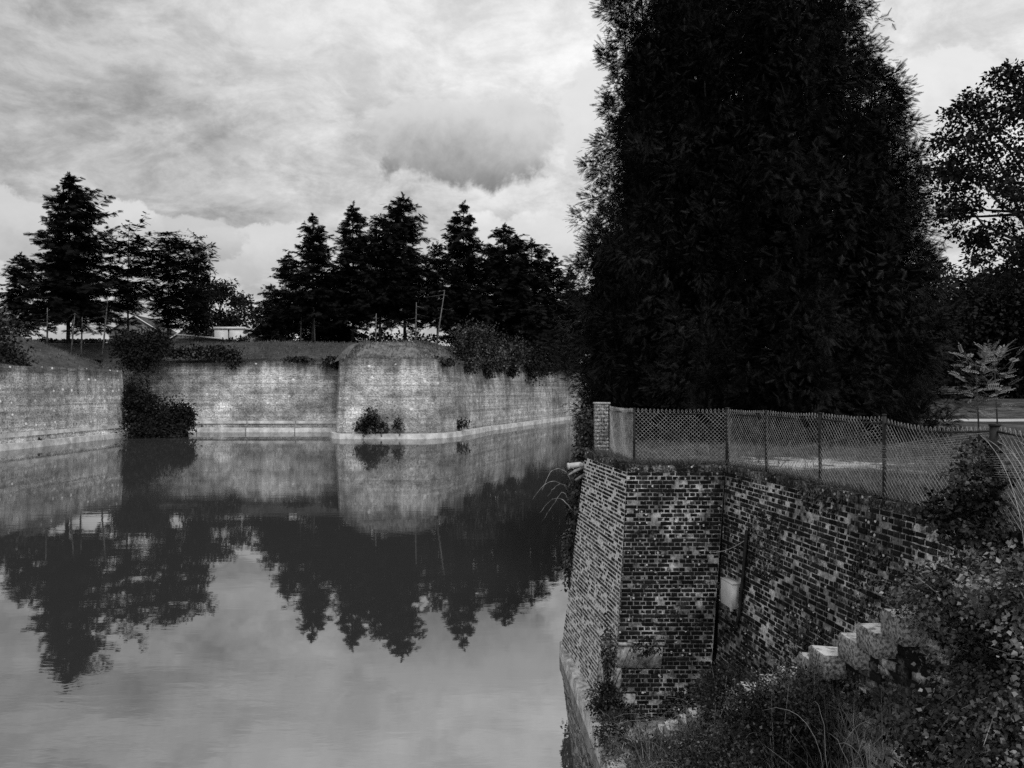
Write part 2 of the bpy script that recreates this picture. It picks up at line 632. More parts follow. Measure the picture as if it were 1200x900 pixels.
def plant_tree(name, label, meshes, loc, sc=1.0, rz=0.0, group=None, sz=None):
    t = thing(name, label, 'tree', loc, group, rz)
    t.scale = (sc, sc, sz or sc)
    link('crown', meshes[0], t)
    link('trunk', meshes[1], t)
    return t


def bush(name, label, cat, loc, lumps, n, leaf, mat, tmpl=RHOMB, seed=0, group=None, stems=7, hang=0.0, shell=.55, nrm=.7, stem_mat='bark', part='foliage', stem_r=.008):
    """leafy mass: leaves through a few overlapping lumps, with stems from the base. lumps in world space"""
    rng = np.random.default_rng(seed)
    t = thing(name, label, cat, loc, group)
    mb, st = MB(), MB()
    L = np.array(lumps, float)
    vol = L[:, 3] * L[:, 4] * L[:, 5]
    cnt = (n * vol ** .8 / (vol ** .8).sum()).astype(int) + 1
    for (cx, cy, cz, rx, ry, rz), k in zip(L, cnt):
        u = unit(rng, k)
        r = shell + (1 - shell) * rng.random((k, 1)) ** .7
        r = r * (1 + .16 * rng.normal(size=(k, 1)))
        lump = 1 + .22 * np.sin(u[:, :1] * 5 + seed) * np.cos(u[:, 1:2] * 6 + cz) + .15 * np.sin(u[:, 2:3] * 9 + cx * 3)
        p = np.array([cx, cy, cz]) + u * r * lump * np.array([rx, ry, rz])
        a = u * .8 + rng.normal(0, .55, (k, 3)) + np.array([0, 0, -hang])
        mb.scatter(p, a, u * nrm + np.array([0, 0, .7]) + rng.normal(0, .4, (k, 3)), leaf * (.5 + .8 * rng.random(k)), tmpl)
        for s in range(max(1, int(stems * .5))):
            e = np.array([cx, cy, cz]) + unit(rng, 1)[0] * np.array([rx, ry, rz]) * .95
            b = np.array([loc[0] + rng.normal(0, .1 * rx), loc[1] + rng.normal(0, .1 * ry), loc[2]])
            mid = (b + e) / 2 + rng.normal(0, .12, 3) * max(rx, rz) + np.array([0, 0, .1 * rz])
            st.tube(np.array([b, b * .55 + mid * .45 + rng.normal(0, .03, 3) * rz, mid, mid * .4 + e * .6, e]), np.linspace(stem_r * 1.5, stem_r * .4, 5), 4)
    mb.build(part, M[mat], t)
    if stems:
        st.build('stem', M[stem_mat], t)
    return t


# ================================================================== SETTING
# ---- moat water
wm = MB()
wm.quad((-260, -30, WATER), (120, -30, WATER), (120, 260, WATER), (-260, 260, WATER))
tag(wm.build('water', M['water']), kind='structure')

# ---- far fortress: plan of the wall tops, land to the left of / behind this line
FW = [(-50.6, 15.0), (-48.3, 95.1), (-52.0, 99.0), (-57.0, 107.0), (-23.2, 107.0), (-21.2, 94.2), (-20.7, 92.9), (-19.9, 92.1), (-18.4, 91.65)]
arc = [(-10.6, 91.5), (-9.0, 93.2), (-7.4, 96.6), (-5.9, 102.0), (-4.0, 110.5)]
FW += arc + [(16.2, 171.0), (10.0, 186.0)]
TOPS = {'flank': 2.7, 'curtain': 4.5, 'bastion': 4.1}


def far_wall(name, label, pts, rel, mat, ledge_jut=.55, cordon=True):
    pts = [np.array(p, float) for p in pts]
    t = thing(name, label, 'wall', (pts[0][0], pts[0][1], WATER))
    body, led, cor = MB(), MB(), MB()
    zt = EYE + rel
    depth = zt - WATER + .6
    nrm = []
    for i in range(len(pts)):                       # mitred outward normals (water lies to the right of travel)
        segs = []
        if i > 0:
            segs.append(pts[i] - pts[i - 1])
        if i < len(pts) - 1:
            segs.append(pts[i + 1] - pts[i])
        ns = [np.array([s[1], -s[0]]) / np.linalg.norm(s) for s in segs]
        n = sum(ns) / len(ns)
        n = n / max(.5, np.dot(n, ns[0])) if len(ns) > 1 else n
        nrm.append(n)
    rng = np.random.default_rng(len(name))

    def pt(i, f, d, off):
        p = pts[i] * (1 - f) + pts[i + 1] * f
        n = nrm[i] * (1 - f) + nrm[i + 1] * f
        q = p + n * (off + .05 * d)
        return [q[0], q[1], zt - d]
    u0 = 0.0
    for i in range(len(pts) - 1):
        L = np.linalg.norm(pts[i + 1] - pts[i])
        k = max(2, int(L / 1.5))
        ds = np.linspace(0, depth, 8)
        V, UV = [], []
        for a in range(k + 1):
            for b, d in enumerate(ds):
                jit = (rng.random() * .22 if b == 0 else 0)
                off = rng.normal(0, .02) if 0 < b < 7 else 0
                V.append(pt(i, a / k, d + jit, off if 0 < a < k else 0))
                UV.append((u0 + L * a / k, d))
        # back of the wall top
        T = []
        for a in range(k):
            for b in range(7):
                q = a * 8 + b
                T += [[q, q + 1, q + 9], [q, q + 9, q + 8]]
        body.add(V, T, 0, UV)
        for a in range(k):
            A, B = pt(i, a / k, 0, 0), pt(i, (a + 1) / k, 0, 0)
            C, D = pt(i, (a + 1) / k, 0, -1.6), pt(i, a / k, 0, -1.6)
            for q in (A, B, C, D):
                q[2] -= .24
            body.quad(A, B, C, D, 0, [(u0, 0), (u0 + 1, 0), (u0 + 1, 1), (u0, 1)])
        # ledge at the waterline, and the string course above it
        dl, dc = rel + 4.95, rel + 4.0
        m = max(1, int(L / 6))
        for a in range(m):
            f0, f1 = a / m + (.002 if a else 0), (a + 1) / m - (.002 if a < m - 1 else 0)
            j = rng.random() * .05
            for mb, d0, d1, jut in ((led, dl + j, dl + 1.3, ledge_jut),) + (((cor, dc + j, dc + .42, .14),) if cordon else ()):
                A, B = pt(i, f0, d0, jut), pt(i, f1, d0, jut)
                A2, B2 = pt(i, f0, d1, jut), pt(i, f1, d1, jut)
                Ai, Bi = pt(i, f0, d0, -.2), pt(i, f1, d0, -.2)
                Ci, Di = pt(i, f0, d1, -.2), pt(i, f1, d1, -.2)
                mb.quad(Ai, A, B, Bi)
                mb.quad(A, A2, B2, B)
                mb.quad(A2, Ci, Di, B2)
                mb.quad(Ai, Ci, A2, A)
                mb.quad(B, B2, Di, Bi)
        u0 += L
    body.build('masonry', mat, t)
    led.build('ledge', M['ledge'], t)
    if cordon:
        cor.build('string_course', M['ledge'], t)
    return t


far_wall('fortress_wall', 'long weathered flank wall of the moat, under the tallest spruce, its flat face turned sideways', FW[:3], TOPS['flank'], M['wall_flank'])
far_wall('fortress_wall', 'set-back curtain wall between the dark corner thicket and the rounded bastion', FW[3:5], TOPS['curtain'], M['wall_curtain'])
far_wall('fortress_wall', 'rounded bastion wall of pale stained masonry standing out into the moat', FW[4:], TOPS['bastion'], M['wall_bastion'], cordon=False)

# ---- ground on top of the ramparts
LAND = np.array(FW + [(10, 205), (120, 205), (120, 900), (-900, 900), (-900, 15.0)], float)


def inside(x, y, poly):
    r = np.zeros(x.shape, bool)
    j = len(poly) - 1
    for i in range(len(poly)):
        xi, yi = poly[i]
        xj, yj = poly[j]
        c = ((yi > y) != (yj > y)) & (x < (xj - xi) * (y - yi) / (yj - yi + 1e-12) + xi)
        r ^= c
        j = i
    return r


def seg_dist(x, y, pts):
    best = np.full(x.shape, 1e9)
    tops = np.zeros(x.shape)
    rel = [2.7, 2.7, 3.6, 4.5, 4.5, 4.1] + [4.1] * (len(pts) - 6)
    for i in range(len(pts) - 1):
        a, b = np.array(pts[i]), np.array(pts[i + 1])
        d = b - a
        t = np.clip(((x - a[0]) * d[0] + (y - a[1]) * d[1]) / (d @ d), 0, 1)
        q = np.hypot(x - a[0] - t * d[0], y - a[1] - t * d[1])
        m = q < best
        best = np.where(m, q, best)
        r = rel[i] * (1 - t) + rel[i + 1] * t
        tops = np.where(m, r, tops)
    return best, tops


xs = np.concatenate([np.array([-900, -500, -300, -200, -150]), np.arange(-120, 60.1, 1.5), np.array([70, 90, 120])])
ys = np.concatenate([np.arange(15, 215.1, 1.5), np.array([240, 300, 450, 900])])
GX, GY = np.meshgrid(xs, ys, indexing='ij')


def far_h(x, y):
    d, tp = seg_dist(x, y, FW)
    s = np.clip((y - 100) / 21, 0, 1)
    plat = 6.35 + 1.25 * s * s * (3 - 2 * s)
    plat = np.where(x < -40, np.maximum(plat, 6.7), plat)
    h = np.minimum(tp - .25 + .36 * np.maximum(d - 1.0, 0), plat)
    h = h + .12 * np.sin(x * .31) * np.cos(y * .27) * np.clip(d - 1.5, 0, 1)
    return EYE + h, d


HZ, DD = far_h(GX, GY)
ok = inside(GX, GY, LAND) & (DD > .45)
idx = np.arange(GX.size).reshape(GX.shape)
V = np.stack([GX, GY, HZ], -1).reshape(-1, 3)
q = ok[:-1, :-1] & ok[1:, :-1] & ok[1:, 1:] & ok[:-1, 1:]
a, b, c, d = idx[:-1, :-1][q], idx[1:, :-1][q], idx[1:, 1:][q], idx[:-1, 1:][q]
fg = MB()
fg.add(V, np.concatenate([np.stack([a, b, c], 1), np.stack([a, c, d], 1)]))
tag(fg.build('rampart_ground', M['far_grass'], smooth=True), kind='structure')


mo = MB()
base = [(-20.3, 93.2), (-19, 92.7), (-11, 92.6), (-9.6, 94), (-8.2, 97.5), (-7.2, 103), (-14, 108), (-25, 107), (-22.6, 99)]
tops_ = [(-18.6, 97.5), (-17.5, 97), (-12.6, 97), (-11.6, 98), (-10.9, 100), (-10.4, 103), (-14, 107), (-22, 106), (-20.4, 100)]
prev = None
for k_ in range(7):
    f_ = k_ / 6
    ring = [[b_[0] * (1 - f_) + t_[0] * f_, b_[1] * (1 - f_) + t_[1] * f_, EYE + 3.95 + 2.30 * math.sin(f_ * PI / 2) ** .9] for b_, t_ in zip(base, tops_)]
    mo.add(ring, np.zeros((0, 3), int))
nn_ = len(base)
T = []
for k_ in range(6):
    for j_ in range(nn_):
        a_, b_ = k_ * nn_ + j_, k_ * nn_ + (j_ + 1) % nn_
        T += [[a_, b_, b_ + nn_], [a_, b_ + nn_, a_ + nn_]]
for j_ in range(1, nn_ - 1):
    T.append([6 * nn_, 6 * nn_ + j_, 6 * nn_ + j_ + 1])
mo.t[0] = np.array(T)
mo.m[0] = np.zeros(len(T), dtype=np.int32)
tag(mo.build('grass_mound', M['mound'], smooth=True), kind='structure')


def ground_z(x, y):
    h, _ = far_h(np.array([float(x)]), np.array([float(y)]))
    return float(h[0])


# ---- near lawn, one sheet out to the horizon, with its bank down to the water
def edge_x(Y):
    if Y < 12.9301:
        if Y > 7.9:
            return 3.59 + (12.93 - Y) * .161
        return 4.40 + (7.9 - Y) * .05
    if Y < 15.8:
        return 1.94 + (Y - 12.93) * (1.51 - 1.94) / (15.8 - 12.93)
    return float(np.interp(Y, [15.8, 17, 22, 40, 100, 165, 200, 240], [1.62, 2.0, 2.45, 5.0, 11.5, 23, 60, 130]))


def lawn_h(x, y):
    s = np.clip((y - 30) / 18, 0, 1)
    return .75 * s * s * (3 - 2 * s) + .02 * np.sin(x * 1.3) * np.cos(y * .9)


rows = [-12, -6, 0, 3, 5, 6, 7, 8, 9, 10, 11, 12, 12.6, 13.13, 13.131, 13.6, 14.2, 15, 15.6, 15.9, 16.5, 17, 19, 22, 26, 29, 32, 35, 38, 41, 44, 47, 50, 60, 80, 100, 130, 165, 200, 240, 400, 900]
fr = np.array([0, .004, .01, .02, .03, .045, .06, .08, .10, .13, .17, .22, .3, .45, .7, 1.0])
lw = MB()
V = []
for i, Y in enumerate(rows):
    inset = .16
    e = edge_x(min(Y, 12.93)) + inset if Y < 13.1305 else edge_x(max(Y, 12.94)) + (inset if Y < 15.85 else 0)
    X = e + fr * (300 - e)
    z = lawn_h(X, np.full_like(X, Y))
    top = np.stack([X, np.full_like(X, Y), z], 1)
    bank = np.array([[e - (.02 if Y < 15.85 else .15 if Y < 24 else 1.0), Y, WATER - .8]])
    V.append(np.vstack([bank, top]))
W = len(fr) + 1
V = np.concatenate(V)
T = []
for i in range(len(rows) - 1):
    for j in range(W - 1):
        p = i * W + j
        T += [[p, p + 1, p + W + 1], [p, p + W + 1, p + W]]
lw.add(V, T)
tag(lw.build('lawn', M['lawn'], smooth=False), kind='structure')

# ---- gravel path across the lawn
pm = MB()
px_ = np.linspace(8, 60, 14)
for i in range(13):
    y0 = [31.2 + .02 * x for x in (px_[i], px_[i + 1])]
    P4 = [(px_[i], y0[0], 0), (px_[i + 1], y0[1], 0), (px_[i + 1], y0[1] + 1.5, 0), (px_[i], y0[0] + 1.5, 0)]
    pm.quad(*[(a_, b_, float(lawn_h(np.array(a_), np.array(b_))) + .02) for a_, b_, _ in P4])
tag(pm.build('path', M['path']), kind='structure')

# ---- blades of grass on the lawn near the fence
rng = np.random.default_rng(5)
n = 90000
Yg = 7.2 + 17 * rng.random(n) ** 1.3
Xg = np.array([edge_x(y) if y < 12.93 else edge_x(y) for y in Yg]) + .14
Xg = Xg + rng.random(n) * (np.maximum(2.0, Yg * .69 - Xg))
ok = ~((Yg > 12.8) & (Yg < 13.1))
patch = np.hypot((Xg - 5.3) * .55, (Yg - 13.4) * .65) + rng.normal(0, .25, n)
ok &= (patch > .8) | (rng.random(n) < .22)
Xg, Yg = Xg[ok], Yg[ok]
n = len(Xg)
gr = MB()
sz = .035 + .05 * rng.random(n)
tall = rng.random(n) < .03
sz[tall] *= 2.6
sz *= .6 + .8 * np.clip(.5 + .5 * np.sin(Xg * 2.3 + 1.7 * np.sin(Yg * 1.1)) * np.sin(Yg * 1.9 + Xg), 0, 1)
ax = np.stack([rng.normal(0, .35, n), rng.normal(0, .35, n), np.ones(n)], 1)
gr.scatter(np.stack([Xg, Yg, lawn_h(Xg, Yg) - .005], 1), ax, unit(rng, n), sz, BLADE)
# longer fringe along the wall top
E_ = []
for (ax0, ay0), (bx0, by0), cnt in (((3.66, 12.9), (4.42, 7.9), 2600), ((1.98, 13.0), (3.6, 13.0), 800), ((2.0, 13.0), (1.6, 15.7), 1500), ((4.42, 7.9), (4.5, 6.2), 900)):
    f = rng.random(cnt)
    E_.append(np.stack([ax0 + (bx0 - ax0) * f + rng.normal(.1, .05, cnt), ay0 + (by0 - ay0) * f + rng.normal(.06, .04, cnt), np.full(cnt, .02)], 1))
E_ = np.concatenate(E_)
k = len(E_)
gr.scatter(E_, np.stack([rng.normal(-.2, .5, k), rng.normal(-.15, .5, k), np.ones(k)], 1), unit(rng, k), .05 + .09 * rng.random(k) ** 2, BLADE)
tag(gr.build('grass', M['blade']), 'short mown grass growing on the lawn behind the wire fence', 'grass', kind='stuff')

# ================================================================== NEAR BRICK WALL
BAT = .10
CH, BW = .068, .205            # course height, brick module


class Face:
    """a battered wall face from A to B along its top edge (z = 0), outward normal to the right of travel"""

    def __init__(self, A, B):
        self.A, self.B = np.array(A, float), np.array(B, float)
        d = self.B - self.A
        self.L = np.linalg.norm(d)
        self.d = d / self.L
        self.n = np.array([self.d[1], -self.d[0]])

    def p(self, u, depth, off):
        u, depth, off = np.broadcast_arrays(np.asarray(u, float), np.asarray(depth, float), np.asarray(off, float))
        q = self.A + u[..., None] * self.d + (off + BAT * depth)[..., None] * self.n
        return np.concatenate([q, -depth[..., None]], -1)


def lay_bricks(mb, face, depth, ext0, ext1, rng, bloom, start=0.10, header_odd=True, miss=.02, rough=.006, mk=None, jt=.006):
    """courses of single bricks on a mortar bed; ext0/ext1: how far each end runs out per metre of depth"""
    nc = int((depth - start) / CH)
    for c in range(nc):
        d0 = start + c * CH
        dm = d0 + CH / 2
        u0, u1 = -ext0 * dm, face.L + ext1 * dm
        odd = c % 2
        mod = BW / 2 if (odd and header_odd) else BW
        us = np.arange(u0 - (mod * .5 if odd else 0), u1, mod)
        a = np.maximum(us, u0)
        b = np.minimum(us + mod, u1)
        keep = (b - a) > .03
        a, b = a[keep], b[keep]
        k = len(a)
        miss_ = rng.random(k) < miss
        if mk is not None:
            ok_ = mk((a + b) / 2, dm)
            a, b, miss_ = a[ok_], b[ok_], miss_[ok_]
            k = len(a)
            if k == 0:
                continue
        g = .0055 + .002 * rng.random(k)
        j = rng.normal(0, .002, (k, 4))
        off = rng.normal(0, rough * .5, k) + np.where(miss_, -.022, 0)
        ch = .006
        A_, B_ = a + g + j[:, 0], b - g + j[:, 1]
        T_, D_ = d0 + jt + j[:, 2], d0 + CH - jt + j[:, 3]
        tilt = rng.normal(0, .0025, k)
        vs = []
        for (o_, ins) in ((-.03, 0.0), (off - .006, 0.0), (off, ch)):
            vs.append(np.stack([face.p(A_ + ins, D_ - ins, o_ + tilt), face.p(B_ - ins, D_ - ins, o_ - tilt), face.p(B_ - ins, T_ + ins, o_ - tilt), face.p(A_ + ins, T_ + ins, o_ + tilt)], 1))
        V = np.concatenate(vs, 1)      # k x 12 x 3
        t = []
        for r in range(2):
            for s in range(4):
                p0, p1 = r * 4 + s, r * 4 + (s + 1) % 4
                t += [[p0, p1, p1 + 4], [p0, p1 + 4, p0 + 4]]
        t += [[8, 9, 10], [8, 10, 11]]
        T = np.array(t)[None] + (np.arange(k) * 12)[:, None, None]
        tone = np.repeat(rng.random(k) ** 1.3, 12)
        bl = bloom((a + b) / 2, np.full(k, dm)) if callable(bloom) else np.full(k, bloom)
        mb.add(V.reshape(-1, 3), T.reshape(-1, 3), 0, None, tone=tone, bloom=np.repeat(bl, 12))


def bed(mb, face, depth, ext0, ext1, bloom, top=0.0, mat=1, off=-.0055):
    """mortar surface just behind the brick faces"""
    nu, nd = max(2, int(face.L / .5)), max(2, int((depth - top) / .5))
    V, B = [], []
    for i in range(nu + 1):
        for j in range(nd + 1):
            dd = top + (depth - top) * j / nd
            u = -ext0 * dd + (face.L + (ext0 + ext1) * dd) * i / nu
            V.append(face.p(u, dd, off))
            B.append(float(bloom(np.array([u]), np.array([dd]))[0]) if callable(bloom) else bloom)
    T = []
    for i in range(nu):
        for j in range(nd):
            q = i * (nd + 1) + j
            T += [[q, q + 1, q + nd + 2], [q, q + nd + 2, q + nd + 1]]
    mb.add(np.array(V), T, mat, None, bloom=np.array(B), tone=.5)


rng = np.random.default_rng(11)
rw = thing('brick_retaining_wall', 'dark mossy brick retaining wall with battered projecting corner beside the moat', 'wall', (3.59, 12.93, WATER))
# travel direction chosen so that the outward normal is to the right of travel
f_left = Face((1.51, 15.8), (1.94, 12.93))        # faces the moat
f_front = Face((1.94, 12.93), (3.59, 12.93))      # faces the camera
f_right = Face((3.59, 12.93), (4.40, 7.9))        # runs towards the camera above the stairs
f_right2 = Face((4.40, 7.9), (4.75, 1.0))
for f_ in (f_left, f_front, f_right, f_right2):
    if f_ is f_left and f_.n[0] > 0:
        raise RuntimeError('normal')
wl = MB()
DEP = 4.75
bl_left_lit = lambda u, d_: .72 + .25 * np.clip((d_ - 1.2) / 2, -1, 1) - .2 * (d_ < .9)  # lime bloom, raised on this face to paint in its light
bl_front = lambda u, d_: .20 + .14 * np.sin(u * 2.1 + 1) * np.cos(d_ * 1.3) - .18 * np.clip(u - 1.2, 0, .6) / .6
bl_right = lambda u, d_: .27 - .35 * np.exp(-(u / .35) ** 2) + .24 * np.sin(u * 1.1 + .6) * np.cos(d_ * .9 + .4)
for f_, e0, e1, bl, ms, rgh in ((f_left, 0.10, .115, bl_left_lit, .02, .007), (f_front, .085, -.10, bl_front, .03, .008), (f_right, -.10, 0.0, bl_right, .04, .012), (f_right2, 0.0, 0.0, .3, .05, .012)):
    lay_bricks(wl, f_, DEP, e0, e1, rng, (lambda u, d_: bl_left_lit(u, d_) - .22) if f_ is f_left else bl, miss=ms, rough=rgh, jt=.0105 if f_ is f_left else .0062)
    bed(wl, f_, DEP + .4, e0, e1, (lambda u, d_: bl_left_lit(u, d_) + 1.0) if f_ is f_left else bl, off=-.0035 if f_ is f_left else -.0055)
f_back = Face((3.4, 16.0), (1.51, 15.8))
bed(wl, f_back, DEP + .4, 0.0, .1, .3, off=0.0)
wl.build('brickwork', [M['brick'], M['mortar']], rw)
# coping: a rough course of edge-laid bricks, butted end to end
cp = MB()
for f_ in (f_left, f_front, f_right, f_right2):
    nb = int(f_.L / .115)
    for i in range(nb):
        u0, u1 = f_.L * i / nb, f_.L * (i + 1) / nb - .008
        o0 = .012 + rng.normal(0, .006)
        zt = .014 + rng.normal(0, .007)
        A = [f_.p(u0, .10, o0), f_.p(u1, .10, o0), f_.p(u1, .10, -.26), f_.p(u0, .10, -.26)]
        V = []
        for q in A:
            V.append([q[0], q[1], -.098])
        for q in A:
            V.append([q[0], q[1], zt + rng.normal(0, .004)])
        cp.add(V, [[4, 5, 6], [4, 6, 7], [0, 1, 5], [0, 5, 4], [1, 2, 6], [1, 6, 5], [2, 3, 7], [2, 7, 6], [3, 0, 4], [3, 4, 7]], 0, None, tone=rng.random(), bloom=.55)
cp.build('coping', [M['brick']], rw)
# pale stone blocks let into the foot of the corner
def corner_block(d0, d1, wf, ws, jut):
    b = MB()
    P = []
    for dd in (d0, d1):
        cx = np.array([1.94, 12.93]) + np.array([-.112, -.10]) * dd
        P.append([[cx[0] - jut, cx[1] - jut, -dd], [cx[0] + wf, cx[1] - jut, -dd], [cx[0] + wf, cx[1] + .05, -dd], [cx[0] - .15 * ws + .05, cx[1] + ws, -dd], [cx[0] - .15 * ws - jut, cx[1] + ws, -dd]])
    V = P[0] + P[1]
    t = [[0, 1, 2], [0, 2, 3], [0, 3, 4], [5, 7, 6], [5, 8, 7], [5, 9, 8]]
    for i in range(5):
        j = (i + 1) % 5
        t += [[i, i + 5, j + 5], [i, j + 5, j]]
    b.add(V, t)
    b.build('corner_stone', M['stone'], rw)


corner_block(2.86, 2.905, .88, .30, .045)
corner_block(2.912, 3.26, .86, .28, .018)
corner_block(3.27, 3.66, .22, .5, .024)
corner_block(3.67, 4.04, .48, .3, .020)

# ---- stone ledge along the water
ledge = thing('stone_ledge', 'narrow pale stone ledge along the waterline at the foot of the brick corner', 'ledge', (1.2, 13.0, WATER))
lm = MB()
yy = np.linspace(16.35, 4.0, 19)
for i in range(18):
    y0, y1 = yy[i], yy[i + 1] + .012
    x0, x1 = 1.02 + (16.35 - y0) * .066, 1.02 + (16.35 - y1) * .066
    zt = EYE - 5.3 + rng.normal(0, .003)
    wv = rng.normal(0, .003)
    wI = .42
    V = [[x0 + wv, y0, zt], [x0 + wI, y0, zt], [x1 + wI, y1, zt], [x1 + wv, y1, zt], [x0 - .03, y0, WATER - .5], [x1 - .03, y1, WATER - .5], [x0 + wI, y0, WATER - .5], [x1 + wI, y1, WATER - .5], [x0 + wv - .012, y0, zt - .02], [x1 + wv - .012, y1, zt - .02]]
    lm.add(V, [[0, 1, 2], [0, 2, 3], [8, 0, 3], [8, 3, 9], [4, 8, 9], [4, 9, 5], [0, 8, 4], [0, 4, 1], [1, 4, 6], [3, 2, 5], [2, 7, 5], [3, 5, 9]])
lm.build('kerb_stone', M['kerb'], ledge)

# ---- terrace at the foot of the stairs
tm = MB()
tz = EYE - 5.285
tx = np.linspace(0, 1, 16)
ty = np.linspace(13.1, 3.0, 36)
V = []
for y in ty:
    xl = 1.02 + (16.35 - y) * .066 + .40
    xr = 4.6
    X = xl + tx * (xr - xl)
    V += [[x, y, tz + (.22 * min(1, max(0, (11.6 - y) / 3)) + .05 * math.sin(x * 5 + y * 3)) * min(1, (x - xl) / .5) * (1 if y < 11.6 else .15) + rng.normal(0, .012)] for x in X]
T = []
for i in range(35):
    for j in range(15):
        p = i * 16 + j
        T += [[p, p + 1, p + 17], [p, p + 17, p + 16]]
tm.add(V, T)
tag(tm.build('terrace_ground', M['soil']), kind='structure')
for i, (x, y, w, l, r_, lab) in enumerate(((1.95, 11.95, .62, .55, .05, 'broad flat paving slab on the landing, nearest the ledge'), (2.42, 12.1, .42, .5, -.04, 'smaller paving slab on the landing, close under the brick wall'))):
    t = MB()
    t.box((x - w / 2, y - l / 2, tz), (x + w / 2, y + l / 2, tz + .06), 0, r_, .02, rng)
    tag(t.build('paving_slab', M['stone']), lab, 'paving slab')

# ---- staircase up along the wall
stair = thing('stone_staircase', 'overgrown steep stone staircase climbing along the mossy brick wall', 'staircase', (2.9, 9.5, tz))
NS = 17


def st_x(i):
    return 2.23 + .0862 * i


for i in range(NS):
    y1 = 11.8 - .345 * i
    zt = EYE - 5.06 + .222 * i
    x0, x1 = st_x(i) - .05, st_x(i) + 1.6
    s = MB()
    jx, jz, tl = rng.normal(0, .03), rng.normal(0, .008), rng.normal(0, .015)
    xa, yb, yf, H_ = x0 + jx, y1 - .372, y1 + rng.normal(0, .008), .232
    # one worn block: chipped free end, dished tread
    top = [[xa + .015, yb, jz - tl], [xa + .006, (yb + yf) / 2, jz - tl - .004], [xa + .02, yf - .015, jz - tl - .012], [xa + .30, yb, jz], [xa + .32, (yb + yf) / 2, jz - .012], [xa + .30, yf - .012, jz - .02], [x1, yb, jz + tl], [x1, (yb + yf) / 2, jz + tl - .01], [x1, yf - .012, jz + tl - .01]]
    V = [[p_[0], p_[1], p_[2] + zt] for p_ in top]
    V += [[xa, yb, zt - .02], [xa - .004, yf, zt - .03], [x1, yf, zt - .03], [xa + .01, yb, zt - H_], [xa, yf, zt - H_], [x1, yf, zt - H_], [x1, yb, zt - H_], [xa - .006, (yb + yf) / 2, zt - .022]]
    T = []
    for a_ in range(2):
        for b_ in range(2):
            p = a_ * 3 + b_
            T += [[p, p + 3, p + 4], [p, p + 4, p + 1]]
    T += [[0, 1, 16], [0, 16, 9], [1, 2, 10], [1, 10, 16], [9, 16, 12], [16, 13, 12], [16, 10, 13], [2, 5, 10], [5, 8, 11], [5, 11, 10], [10, 11, 14], [10, 14, 13], [0, 9, 12], [0, 12, 15], [0, 15, 6], [12, 13, 14], [12, 14, 15]]
    s.add(V, T)
    s.m[0][8:] = 1
    s.build('step', [M['step'], M['step_side']], stair)
# its outer face: rough lime-washed rubble courses
sw = MB()
f_st = Face((st_x(0) + .015, 11.8), (st_x(NS - 1) + .015, 11.8 - .345 * (NS - 1)))


def under_steps(u, dm):
    y = 11.8 + u * f_st.d[1]
    i = (11.8 - y) / .345
    return (-dm) < (EYE - 5.06 + .222 * np.floor(i) - .20)


BAT_keep, CH_keep, BW_keep = BAT, CH, BW
BAT, CH, BW = 0.0, .088, .17
lay_bricks(sw, f_st, 4.3, 0, 0, rng, lambda u, d_: np.exp(-((u - 4.9) / .75) ** 2 - ((d_ - 2.0) / .65) ** 2), start=.05, header_odd=False, miss=.03, rough=.02, mk=under_steps)
BAT, CH, BW = BAT_keep, CH_keep, BW_keep
for i in range(NS - 1):
    y0, y1 = 11.8 - .345 * i, 11.8 - .345 * (i + 1)
    zt = EYE - 5.06 + .222 * i - .235
    if zt > tz - .05:
        sw.add([[st_x(i) + .03, y0, tz - .3], [st_x(i + 1) + .03, y1, tz - .3], [st_x(i + 1) + .03, y1, zt], [st_x(i) + .03, y0, zt]], [[0, 1, 2], [0, 2, 3]], 0, None, tone=.35, bloom=.1)
sw.build('side_wall', [M['rubble'], M['soil']], stair)

# ================================================================== FENCE
fence = thing('chain_link_fence', 'sagging chain-link fence on dark posts along the brick wall top', 'fence', (3.66, 13.08, 0))
POSTS = [(1.99, 15.73, .018, .96), (2.10, 13.22, .020, .96), (3.66, 13.06, .034, .97), (3.90, 11.78, .022, .95), (4.14, 10.32, .024, .96), (4.325, 8.93, .024, .98), (4.46, 7.10, .045, .94), (4.55, 5.2, .024, .96)]
for (x, y, r_, h) in POSTS:
    p = MB()
    lx, ly = rng.normal(0, .010, 2)
    p.tube([[x, y, -.15], [x, y, .1], [x + lx * .5, y + ly * .5, h * .6], [x + lx, y + ly, h]], r_, 8)
    p.tube([[x + lx, y + ly, h - .01], [x + lx, y + ly, h + .012]], r_ * 1.15, 8)
    p.build('post', M['post'], fence)
WR = .0022


